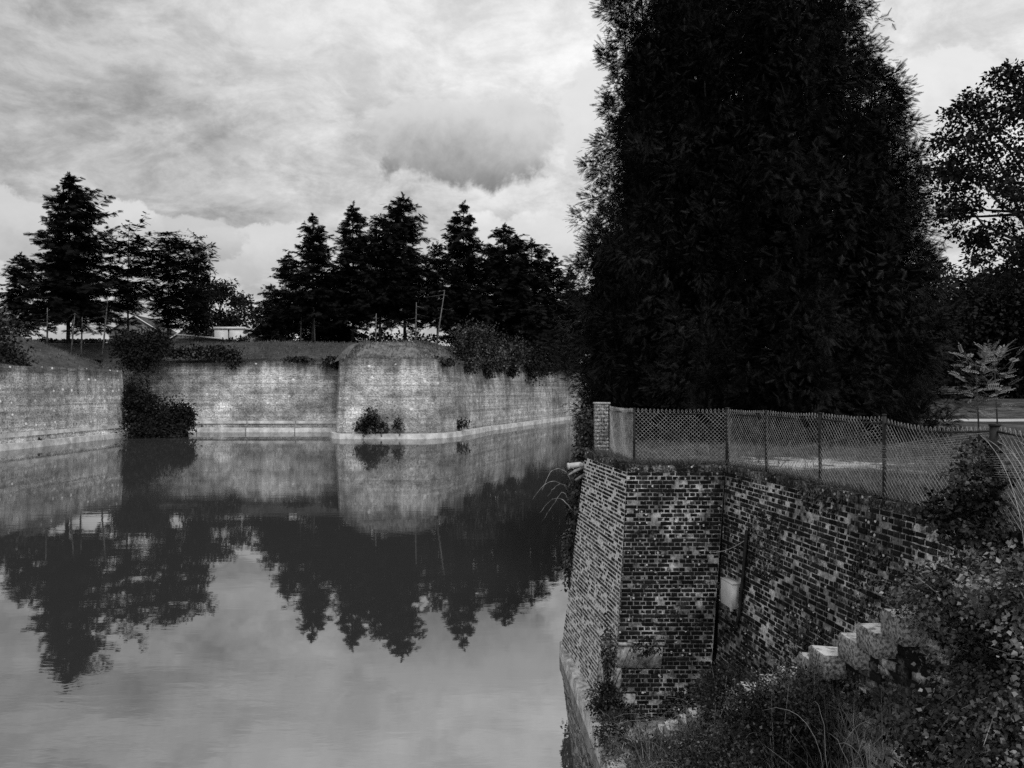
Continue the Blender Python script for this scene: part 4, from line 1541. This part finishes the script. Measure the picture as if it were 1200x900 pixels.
GRP = 'evergreens along the far ramparts'
FT = [  # name, px, top py, Y, mesh, mesh height, width factor, rz, label
    ('spruce_tree', 80, 205, 112, m_big, 24, 1.0, .3, 'tallest broad spruce, standing alone above the long flank wall'),
    ('spruce_tree', 22, 296, 118, m_s3, 22, 1.1, 1.3, 'shorter spruce tucked against the outer side of the tallest broad spruce'),
    ('cedar_tree', 150, 270, 114, m_c2, 16, .85, 2.0, 'narrow flat-topped cedar on a bare pole trunk beside the tallest spruce'),
    ('cedar_tree', 196, 271, 116, m_c1, 16, .88, .5, 'wide flat-topped cedar with layered limbs over the corner thicket'),
    ('cedar_tree', 232, 276, 128, m_c1, 16, .50, 3.1, 'small layered cedar half behind the wide flat-topped cedar'),
    ('round_tree', 257, 328, 150, m_r1, 12, 1.0, 0, 'small round-headed tree behind the white flat-roofed building'),
    ('fir_tree', 318, 335, 122, m_f1, 13, .95, .4, 'low bushy fir at the outer edge of the grove near the white building'),
    ('fir_tree', 338, 296, 124, m_s3, 22, .95, 2.2, 'shorter drooping fir next to the low bushy fir of the grove'),
    ('fir_tree', 366, 252, 120, m_s1, 22, 1.05, 0, 'spire-topped fir, first of the tall ones counted from the white building'),
    ('fir_tree', 412, 239, 126, m_s2, 22, 1.1, .8, 'spire-topped fir, second of the tall ones counted from the white building'),
    ('fir_tree', 446, 251, 122, m_s4, 20, .9, 2.4, 'blunt-topped fir between the second spire and the tallest fir of the grove'),
    ('fir_tree', 474, 228, 126, m_s3, 22, 1.0, 4.0, 'tallest fir of the grove, rising over the bastion'),
    ('fir_tree', 512, 284, 124, m_s4, 20, .75, 5.1, 'lower fir in the dip between the tallest fir and the slim spire'),
    ('fir_tree', 543, 238, 130, m_s1, 22, .95, 3.3, 'slim spire-topped fir behind the grey rounded shrub'),
    ('fir_tree', 590, 265, 134, m_s4, 20, 1.05, 1.0, 'broad flat-headed fir past the slim spire'),
    ('fir_tree', 622, 282, 142, m_s4, 20, 1.0, .2, 'fir sloping down past the broad flat-headed fir'),
    ('fir_tree', 650, 298, 152, m_s3, 22, 1.1, 2.9, 'small fir closing the grove beside the huge evergreen'),
    ('fir_tree', 392, 320, 134, m_f1, 13, 1.2, 1.7, 'dense dark fir filling in behind the first two spires'),
    ('fir_tree', 560, 330, 138, m_f1, 13, 1.25, 3.7, 'dense dark fir filling in behind the slim spire'),
    ('fir_tree', 612, 345, 136, m_f1, 13, 1.2, 5.0, 'dense dark fir standing low behind the draped wall shrubs'),
    ('fir_tree', 606, 276, 146, m_s2, 22, 1.05, 4.4, 'ragged fir squeezed between the broad flat-headed fir and the sloping ones'),
    ('pine_tree', 668, 312, 172, m_s2, 22, .75, .5, 'thin pine with sky between its limbs, beyond the bastion end'),
    ('pine_tree', 684, 335, 180, m_s4, 20, .85, 1.5, 'thin bare-trunked pine nearest the huge evergreen, beyond the bastion end'),
    ('pine_tree', 706, 322, 185, m_s1, 22, 1.0, 2.5, 'distant pine mostly hidden behind the huge evergreen'),
]
for (nm, px, top, Y, m, H, wf, rz, lab) in FT:
    x = gx(px, Y)
    z = ground_z(x, Y) - .1
    s = (gz(top, Y) - z) / H
    sw_ = s * wf
    t = plant_tree(nm, lab, m, (x, Y, z), sw_, rz, GRP, s)
# thin bare trunks along the rampart edge
def bare_tree(px, Y, h, lean, label, seed, group):
    r = np.random.default_rng(seed)
    x = gx(px, Y)
    z = ground_z(x, Y)
    t = thing('bare_tree', label, 'tree', (x, Y, z), group)
    b, c = MB(), MB()
    b.tube([[x, Y, z - .2], [x + lean * .5, Y, z + h * .5], [x + lean, Y, z + h]], [.12, .10, .05], 6)
    P, A, N, S = [], [], [], []
    for i in range(9):
        f = .45 + .55 * r.random()
        az = r.random() * 6.28
        L = (1.0 + 1.2 * r.random()) * (h / 8)
        p0 = np.array([x + lean * f, Y, z + h * f])
        p1 = p0 + np.array([math.cos(az) * L, math.sin(az) * L, -.15 * L])
        b.tube([p0, p1], [.04, .015], 4)
        for q_ in range(5):
            P.append(p0 * (1 - (q_ + 1) / 5) + p1 * ((q_ + 1) / 5))
            A.append([math.cos(az), math.sin(az), -.2 + r.normal(0, .3)])
            N.append(np.array([0, 0, 1]) + r.normal(0, .3, 3))
            S.append(.8)
    c.scatter(P, A, N, S, FROND)
    b.build('trunk', M['bark_pale'], t)
    c.build('crown', M['needles_dusty'], t)


G2 = 'thin pale trunks at the rampart edge'
for px, Y, h, ln, lab, sd in ((510, 106, 8.6, 1.3, 'leaning thin pale trunk at the edge of the bastion grass, beside the grey shrub', 1), (487, 107, 6.0, .1, 'short upright pale trunk on the bastion grass under the tallest fir', 2), (440, 113, 5.2, .1, 'pale trunk at the bend of the rampart under the blunt-topped fir', 3), (369, 119, 5.5, -.2, 'pale trunk on the rampart grass under the first spire', 4), (352, 120, 4.6, .15, 'stubby pale trunk on the rampart grass near the low bushy fir', 5), (119, 103, 9.0, .8, 'tall thin pale trunk on the flank berm, on the corner thicket side', 6), (95, 104, 5.5, .1, 'pale trunk in the middle of the flank berm', 7), (83, 103, 5.5, .5, 'slanting pale trunk under the tallest broad spruce', 8), (55, 104, 5.0, 0, 'pale trunk on the flank berm farthest from the corner thicket', 9)):
    bare_tree(px, Y, h, ln, lab, sd + 200, G2)

# ---- bushes on and below the far walls
def far_bush(label, lumps, n, leaf, mat, seed, tmpl=RHOMB, hang=.2, cat='bush', name='wall_bush', base=None):
    L = []
    for (px, py, Y, rx, ry, rz) in lumps:
        L.append((gx(px, Y), Y, gz(py, Y), rx, ry, rz))
    b = base or (L[0][0], L[0][1], L[0][2] - L[0][5] * .9)
    return bush(name, label, cat, b, L, n, leaf, mat, tmpl, seed, 'bushes on the far ramparts', 6, hang, .2)


far_bush('black corner shrub crowning the meeting of the flank wall and the curtain', [(165, 410, 101.5, 3.4, 2.5, 2.5), (150, 402, 104, 2.0, 2, 1.6), (182, 402, 104, 2.0, 2, 1.7), (156, 416, 100, 1.6, 1.2, 1.2)], 13000, .36, 'broadleaf', 301)
far_bush('dark thicket growing out of the water in the wall corner', [(162, 478, 95.5, 2.2, 1.8, 3.4), (153, 462, 98.5, .8, 1.2, 1.7), (178, 492, 94.5, 2.4, 1.6, 2.6), (205, 492, 97, 2.4, 1.6, 2.6), (218, 488, 98.5, 1.2, 1.2, 1.4), (172, 508, 93, 2.6, 1.2, 1.3), (205, 509, 95, 2.0, 1.2, 1.2)], 20000, .34, 'broadleaf', 302)
far_bush('dark ivy drape over the top of the curtain wall', [(252, 413, 106.3, 3.2, .9, 1.0), (225, 413, 106.3, 2.6, .9, .8), (272, 419, 106.0, 1.3, .7, 1.2), (205, 414, 106.5, 1.4, .7, .5)], 3400, .42, 'ivy', 303)
far_bush('small ivy tuft hanging where the curtain wall meets the bastion', [(393, 424, 106.0, 2.0, .7, .7), (350, 421, 106.4, 2.4, .5, .3)], 1200, .4, 'ivy', 304)
far_bush('grey rounded shrub on the bastion edge', [(556, 403, 105.5, 3.4, 2.6, 3.2), (540, 412, 103, 2.2, 1.6, 2.0), (574, 412, 110, 2.4, 1.8, 2.2), (600, 415, 118, 2.6, 2.0, 2.4)], 12000, .32, 'shrub', 305)
far_bush('ragged dark creeper hanging down the bastion front below the grey shrub', [(520, 423, 94.0, 2.2, .8, .5), (545, 428, 101.0, 1.6, .8, 1.2), (568, 432, 110, 1.8, .9, 1.4), (585, 430, 116, 1.6, .9, .8), (600, 431, 120, 1.2, .9, 1.6)], 3200, .42, 'ivy', 306, hang=.8)
far_bush('dark shrub mass overhanging the receding face of the bastion', [(622, 424, 130, 3.2, 2.0, 3.0), (640, 428, 138, 2.6, 1.8, 2.0), (610, 414, 128, 3.0, 2, 2.6), (652, 420, 146, 3.2, 2.2, 2.6), (668, 420, 158, 3.2, 2.2, 3.0)], 13000, .38, 'broadleaf', 307, hang=.5)
far_bush('lone shrub rooted on the ledge at the foot of the bastion', [(434, 494, 90.5, 1.2, .7, 1.4), (428, 500, 90.5, 1.3, .6, .8), (448, 501, 90.5, .8, .5, .6)], 1700, .34, 'shrub', 308)
far_bush('faint weed patch on the bastion foot beside the lone shrub', [(467, 497, 90.6, .6, .3, .9), (540, 497, 97, 1.5, .5, .6)], 500, .3, 'shrub', 309)
far_bush('big dark shrub on the flank wall top at the outer edge of the view', [(8, 420, 78, 2.2, 2.0, 1.6), (-14, 410, 80, 2.5, 2.5, 3.0), (20, 428, 80, 1.2, 1.0, 1.0)], 3800, .36, 'broadleaf', 310)
far_bush('small tuft trailing over the flank wall top', [(41, 435, 84.3, .45, .4, 1.0), (66, 431, 88, .4, .4, .4)], 500, .3, 'ivy', 311)
far_bush('tangle of weeds on the flank wall ledge', [(38, 517, 78.5, .9, .3, .5), (90, 511, 88, .4, .3, .4)], 500, .25, 'ivy', 312)
far_bush('grey bush behind the flank berm at the outer edge of the view', [(4, 388, 104, 3.4, 3, 2.6), (-20, 380, 106, 4, 3, 3)], 3500, .5, 'shrub_pale', 313)
far_bush('low bush beside the white flat-roofed building', [(270, 402, 128, 1.0, 1, .8), (284, 401, 129, 1.2, 1, 1.0)], 900, .4, 'broadleaf', 314)

far_bush('dark undergrowth hedge under the grove of firs above the bastion', [(gx_, 397, 141, 4.6, 2.0, 1.5 + .9 * math.sin(gx_ * 1.7)) for gx_ in range(318, 690, 30)], 6000, .6, 'broadleaf', 320, name='hedge', cat='hedge')
far_bush('low broken hedge behind the tallest broad spruce', [(gx_, 400, 128, 3.0, 1.6, .7 + .5 * math.sin(gx_ * 2.1)) for gx_ in range(-25, 135, 27)], 4200, .4, 'broadleaf', 321, name='hedge', cat='hedge')
rr_ = np.random.default_rng(400)
far_bush('ragged dark grass fringe along the lip of the rounded bastion', [(405 + 13 * i_ + rr_.normal(0, 3), 417.5 + 1.2 * rr_.random() + (i_ * .25), 92.4 if i_ < 8 else 94.5, .9, .35, .16 + .3 * rr_.random() ** 2) for i_ in range(10)], 1500, .26, 'shrub', 330, BLADE, name='wall_fringe')
far_bush('ragged dark grass fringe along the lip of the curtain wall', [(212 + 12 * i_ + rr_.normal(0, 4), 421 + 1.0 * rr_.random(), 106.6, .9, .35, .16 + .35 * rr_.random() ** 2) for i_ in range(16)], 2000, .26, 'shrub', 331, BLADE, name='wall_fringe')
far_bush('sparse fringe of weeds along the lip of the flank wall', [(38 + 12 * i_ + rr_.normal(0, 4), 431 + .4 * i_, 84 + 1.2 * i_, .5, .6, .12 + .3 * rr_.random() ** 2) for i_ in range(9)], 900, .24, 'shrub', 332, BLADE, name='wall_fringe')
rng = np.random.default_rng(410)
P_ = []
for (xa, xb, ya, yb, cnt) in ((-68, -50, 66, 106, 5200), (-56, -22, 107.6, 122, 7000)):
    x_, y_ = xa + (xb - xa) * rng.random(cnt), ya + (yb - ya) * rng.random(cnt)
    h_, d_ = far_h(x_, y_)
    k_ = inside(x_, y_, LAND) & (d_ > .6)
    P_.append(np.stack([x_, y_, h_ - .02], 1)[k_])
tv_ = np.array(mo.v[0] if len(mo.v) == 1 else np.concatenate(mo.v)).reshape(7, len(base), 3)
cnt = 3800
ri, si, fi, gi = rng.integers(0, 6, cnt), rng.integers(0, 6, cnt), rng.random(cnt)[:, None], rng.random(cnt)[:, None]
P_.append((tv_[ri, si] * (1 - fi) + tv_[ri, si + 1] * fi) * (1 - gi) + (tv_[ri + 1, si] * (1 - fi) + tv_[ri + 1, si + 1] * fi) * gi)
P_ = np.concatenate(P_)
n = len(P_)
fgm = MB()
fgm.scatter(P_, np.stack([rng.normal(0, .5, n), rng.normal(0, .5, n), np.ones(n)], 1), unit(rng, n), .12 + .38 * rng.random(n) ** 2, (BLADE[0] * np.array([1, 2.2, 1.0]), BLADE[1]))
tag(fgm.build('rampart_grass', M['blade']), 'rough tufted grass growing on the slopes above the fortress walls', 'grass', kind='stuff')
# ---- houses beyond the ramparts
PZ = EYE + 7.5
hs = thing('white_building', 'white flat-roofed building with one dark slit, standing behind the curtain wall', 'building', (gx(270, 140), 143, PZ))
x0, x1 = gx(251, 140), gx(286, 140)
zt = gz(383, 140)
b = MB()
b.box((x0, 140, PZ - .5), (gx(266.5, 140), 147, zt - .45))
b.box((gx(268.5, 140), 140, PZ - .5), (x1, 147, zt - .45))
b.box((gx(266.5, 140) + .003, 140.5, PZ - .5), (gx(268.5, 140) - .003, 146.9, zt - .45))
b.build('wall', M['render_white'], hs)
b = MB()
b.box((x0 - .15, 139.85, zt - .447), (x1 + .15, 147.15, zt))
b.build('roof', M['render_white'], hs)
b = MB()
b.box((gx(266.7, 140), 140.2, PZ), (gx(268.3, 140), 140.49, zt - .5))
b.build('door', M['pane'], hs)
b = MB()
b.box((x1 + .003, 142, PZ - .5), (x1 + 2.4, 147, zt - .9))
b.build('side_wing', M['housewall'], hs)

ls = thing('low_shed', 'long low shed with a white fascia beside the white flat-roofed building', 'shed', (gx(230, 132), 134, PZ))
b = MB()
b.box((gx(206, 132), 132, PZ - .5), (gx(255, 132), 136, gz(396.5, 132)))
b.build('wall', M['tile'], ls)
b = MB()
b.add([[gx(205, 131.6), 131.6, gz(391, 131.6)], [gx(256, 131.6), 131.6, gz(395.5, 131.6)], [gx(256, 131.6), 131.6, gz(397.2, 131.6)], [gx(205, 131.6), 131.6, gz(392.8, 131.6)], [gx(205, 131.6), 136.4, gz(391, 131.6)], [gx(256, 131.6), 136.4, gz(395.5, 131.6)], [gx(256, 131.6), 136.4, gz(397.2, 131.6)], [gx(205, 131.6), 136.4, gz(392.8, 131.6)]],
      [[0, 2, 1], [0, 3, 2], [0, 1, 5], [0, 5, 4], [3, 6, 2], [3, 7, 6], [1, 2, 6], [1, 6, 5], [0, 4, 7], [0, 7, 3], [4, 5, 6], [4, 6, 7]])
b.build('roof', M['render_white'], ls)


def gable_house(label, pxc, pyp, Y, halfw, wall_h, roof_h, depth, rz, dormer):
    xc = gx(pxc, Y)
    zp = gz(pyp, Y)
    h = thing('house', label, 'house', (xc, Y, PZ), 'houses behind the ramparts')
    ze = zp - roof_h
    w = MB()
    w.add([[xc - halfw, Y, PZ - 1], [xc + halfw, Y, PZ - 1], [xc + halfw, Y, ze], [xc, Y, zp - .15], [xc - halfw, Y, ze], [xc - halfw, Y + depth, PZ - 1], [xc + halfw, Y + depth, PZ - 1], [xc + halfw, Y + depth, ze], [xc, Y + depth, zp - .15], [xc - halfw, Y + depth, ze]],
          [[0, 1, 2], [0, 2, 4], [4, 2, 3], [5, 7, 6], [5, 9, 7], [9, 8, 7], [0, 4, 9], [0, 9, 5], [1, 6, 7], [1, 7, 2]])
    w.build('wall', M['housewall'], h)
    r_ = MB()
    o = .35
    for s in (-1, 1):
        A_ = [xc, Y - o, zp]
        B_ = [xc, Y + depth + o, zp]
        C_ = [xc + s * (halfw + o), Y + depth + o, ze - o * roof_h / halfw]
        D_ = [xc + s * (halfw + o), Y - o, ze - o * roof_h / halfw]
        low = lambda q_: [q_[0], q_[1], q_[2] - .16]
        r_.quad(A_, B_, C_, D_)
        r_.quad(low(A_), low(D_), low(C_), low(B_))
        r_.quad(A_, D_, low(D_), low(A_))
        r_.quad(C_, B_, low(B_), low(C_))
        r_.quad(D_, C_, low(C_), low(D_))
    r_.build('roof', M['tile'], h)
    v = MB()
    for s in (-1, 1):
        A_ = np.array([xc, Y - o - .06, zp + .02])
        D_ = np.array([xc + s * (halfw + o), Y - o - .06, ze - o * roof_h / halfw + .02])
        dn = np.array([0, 0, -.24])
        v.add([A_, D_, D_ + dn, A_ + dn, A_ + [0, .055, 0], D_ + [0, .055, 0], D_ + dn + [0, .055, 0], A_ + dn + [0, .055, 0]], [[0, 1, 2], [0, 2, 3], [0, 4, 5], [0, 5, 1], [3, 2, 6], [3, 6, 7], [4, 7, 6], [4, 6, 5]])
    v.build('verge_board', M['render_white'], h)
    wf = MB()
    wf.box((xc - .75, Y - .05, ze - 2.2), (xc + .75, Y - .003, ze - .6))
    wo = wf.build('window', M['render_white'], h)
    pn = MB()
    pn.box((xc - .6, Y - .07, ze - 2.05), (xc + .6, Y - .052, ze - .75))
    po = pn.build('pane', M['pane'], h)
    po.parent = wo
    if dormer:
        d_ = MB()
        dx = dormer
        d_.box((xc + dx - .5, Y - .5, ze - .3), (xc + dx + .5, Y + 2, ze + 1.5))
        d_.build('dormer', M['render_white'], h)
        d_ = MB()
        d_.box((xc + dx - .25, Y - .53, ze - .0), (xc + dx + .25, Y - .502, ze + 1.1))
        d_.build('dormer_pane', M['pane'], h)


gable_house('gabled grey house with pale verge boards seen between the spruce and the cedar', 157, 369, 160, 5.2, 5, 3.2, 9, 0, 0)
gable_house('dark-roofed house with a small white dormer showing above the low shed', 226, 379, 158, 4.6, 5, 3.0, 8, 0, 1.6)

# ---- low causeway wall at the end of the moat
cw = MB()
cw.box((12, 188, WATER - 1), (60, 192, EYE - .4))
tag(cw.build('causeway_wall', M['ledge']), 'low pale causeway wall closing the far end of the moat', 'wall')

# ================================================================== SKY, SUN, CAMERA
SUN_EL, SUN_AZ = math.radians(46), math.radians(158)      # azimuth measured from +Y towards +X
world = bpy.data.worlds.new('World')
SC.world = world
world.use_nodes = True
nt = NT(world.node_tree)
for n_ in list(world.node_tree.nodes):
    world.node_tree.nodes.remove(n_)
out = nt.new('ShaderNodeOutputWorld')
bg = nt.new('ShaderNodeBackground')
nt.l.new(bg.outputs[0], out.inputs[0])
sky = nt.new('ShaderNodeTexSky')
sky.sky_type = 'NISHITA'
sky.sun_disc = False
sky.sun_elevation = SUN_EL
sky.sun_rotation = SUN_AZ
bw = nt.new('ShaderNodeRGBToBW')
nt.l.new(sky.outputs[0], bw.inputs[0])
D = nt.coord('Generated')
sep = nt.new('ShaderNodeSeparateXYZ')
nt.l.new(D, sep.inputs[0])
dz = nt.math('ADD', nt.math('MAXIMUM', sep.outputs[2], 0.0), .42)
cx_ = nt.math('DIVIDE', sep.outputs[0], dz)
cy_ = nt.math('DIVIDE', sep.outputs[1], dz)
cmb = nt.new('ShaderNodeCombineXYZ')
nt.l.new(cx_, cmb.inputs[0])
nt.l.new(cy_, cmb.inputs[1])
plane = cmb.outputs[0]
rot = nt.new('ShaderNodeMapping')
nt.l.new(plane, rot.inputs[0])
rot.inputs['Rotation'].default_value = (0, 0, math.radians(-35))
rot.inputs['Scale'].default_value = (1.25, 1.6, 1)
n_big = nt.noise(rot.outputs[0], 2.0, 6, .58, .5)
n_mid = nt.noise(rot.outputs[0], 5.0, 12, .64, .5)
n_fine = nt.noise(nt.scale(D, (1, 1, 1.8)), 20.0, 12, .72, .15)
n_e1 = nt.noise(D, 9.0, 10, .62, .3)
n_e2 = nt.noise(D, 28.0, 8, .62, .2)
n_edge = nt.math('ADD', nt.math('MULTIPLY', n_e1, .7), nt.math('MULTIPLY', n_e2, .3))
elev = sep.outputs[2]
# veil of grey layered cloud
val = nt.math('ADD', nt.math('MULTIPLY', nt.smooth(n_big, .40, .60), .36), nt.math('MULTIPLY', nt.smooth(n_mid, .36, .64), .40))
val = nt.math('ADD', val, nt.math('MULTIPLY', nt.smooth(n_fine, .32, .68), .24))


def blob(center, ext, amount=.5, lo=1.0, hi=.55):
    """soft cloud round a compass direction"""
    c = Vector(((center[0] - 600) / F, 1.0, (459 - center[1]) / F)).normalized()
    dv = nt.vec('MULTIPLY', nt.vec('SUBTRACT', D, tuple(c)), (F / ext[0], F / ext[0] * .6, F / ext[1]))
    r_ = nt.vec('LENGTH', dv)
    r_ = nt.math('ADD', r_, nt.math('MULTIPLY', nt.math('SUBTRACT', n_edge, .5), amount * 5))
    return nt.smooth(r_, lo, hi), dv


def upness(dv):
    sp_ = nt.new('ShaderNodeSeparateXYZ')
    nt.l.new(dv, sp_.inputs[0])
    return nt.math('ADD', sp_.outputs[2], nt.math('MULTIPLY', nt.math('SUBTRACT', n_edge, .5), 3.2))


# broad lighter side of the sky and the darker belly of the layer
side, _ = blob((980, 60), (640, 300), .12, 1.2, .2)
dark, _ = blob((330, 215), (380, 85), .28, 1.25, .1)
dark2, _ = blob((120, 60), (330, 60), .30, 1.2, .1)
lum = nt.math('MULTIPLY_ADD', val, .50, .37)
lum = nt.math('ADD', lum, nt.math('MULTIPLY', side, .26))
lum = nt.math('ADD', lum, nt.math('MULTIPLY', dark, -.11))
lum = nt.math('ADD', lum, nt.math('MULTIPLY', dark2, -.06))
# heaped clouds low over the horizon, lit from above
hp = nt.scale(D, (1.0, 1.0, 1.9))
up_ = nt.new('ShaderNodeMapping')
nt.l.new(hp, up_.inputs[0])
up_.inputs['Location'].default_value = (0, 0, .035)
n_heap = nt.noise(hp, 5.5, 10, .58, .2)
n_heap2 = nt.noise(up_.outputs[0], 5.5, 10, .58, .2)
low = nt.smooth(elev, .24, .15)
heap = nt.math('MULTIPLY', nt.smooth(n_heap, .50, .54), low)
tone_ = nt.math('MULTIPLY_ADD', nt.math('SUBTRACT', n_heap, n_heap2), 1.9, .60)
lum = nt.mix(nt.math('MULTIPLY', heap, .75), lum, nt.math('MAXIMUM', nt.math('MINIMUM', tone_, .74), .44))
for c_, e_, b_ in (((150, 260), (34, 24), .80), ((14, 268), (70, 36), .70), ((296, 292), (84, 30), .76), ((232, 276), (56, 26), .66), ((640, 285), (130, 32), .80), ((690, 150), (36, 60), .85), ((1110, 120), (44, 56), .9)):
    m_, dv = blob(c_, e_, .55, 1.04, .88)
    shade = nt.smooth(upness(dv), -1.0, .6, b_ * .70, b_)
    lum = nt.mix(nt.math('MULTIPLY', m_, .85), lum, shade)
# bright breaks under and round the grey heap cloud
m_, dv = blob((560, 190), (190, 60), .8, 1.2, .4)
lum = nt.math('ADD', lum, nt.math('MULTIPLY', m_, .12))
# the one grey heap cloud: three overlapping billows with a common flat grey base
base_ = nt.smooth(nt.math('ADD', elev, nt.math('MULTIPLY', nt.math('SUBTRACT', n_edge, .5), .16)), .240, .350, .235, .74)
for c_, e_, am_ in (((552, 168), (112, 48), .40), ((600, 160), (70, 38), .40), ((500, 160), (62, 34), .40)):
    m_, dv = blob(c_, e_, am_ + .12, 1.08, .74)
    lum = nt.mix(nt.math('MULTIPLY', m_, nt.smooth(elev, .375, .315, .45, 1)), lum, base_)
# clear air of the Nishita sky between and behind the cloud, softened to grey
clear = nt.math('MINIMUM', nt.math('MULTIPLY', bw.outputs[0], .07), .75)
lum = nt.mix(.10, lum, clear)
below = nt.smooth(elev, -.02, -.12, 1, .18)
lum = nt.math('MULTIPLY', lum, below)
cc = nt.new('ShaderNodeCombineColor')
for i in range(3):
    nt.l.new(lum, cc.inputs[i])
nt.l.new(cc.outputs[0], bg.inputs['Color'])
bg.inputs['Strength'].default_value = 1.0

sl = bpy.data.lights.new('sun', 'SUN')
sl.energy = 1.6
sl.angle = math.radians(24)
sl.color = (1.0, 1.0, 1.0)
so = bpy.data.objects.new('sun', sl)
COL.objects.link(so)
dv = Vector((math.sin(SUN_AZ) * math.cos(SUN_EL), math.cos(SUN_AZ) * math.cos(SUN_EL), math.sin(SUN_EL)))
so.rotation_euler = dv.to_track_quat('Z', 'Y').to_euler()
so.location = (-30, -10, 40)

cam = bpy.data.cameras.new('camera')
cam.sensor_width = 36
cam.lens = 27
cam.clip_start = .05
cam.clip_end = 3000
co = bpy.data.objects.new('camera', cam)
COL.objects.link(co)
co.location = (0, 0, EYE)
co.rotation_euler = (math.radians(90) + math.atan(9 / 900), 0, 0)
SC.camera = co

SC.view_settings.view_transform = 'Standard'
SC.view_settings.look = 'None'
SC.view_settings.exposure = 0.0
SC.view_settings.gamma = 1.0
SC.view_settings.use_curve_mapping = False
SC.render.engine = 'CYCLES'
SC.cycles.max_bounces = 4
SC.cycles.diffuse_bounces = 2
SC.cycles.glossy_bounces = 2
SC.cycles.transmission_bounces = 1
SC.cycles.use_denoising = False
SC.cycles.use_adaptive_sampling = False
world.cycles.sampling_method = 'MANUAL'
world.cycles.sample_map_resolution = 512
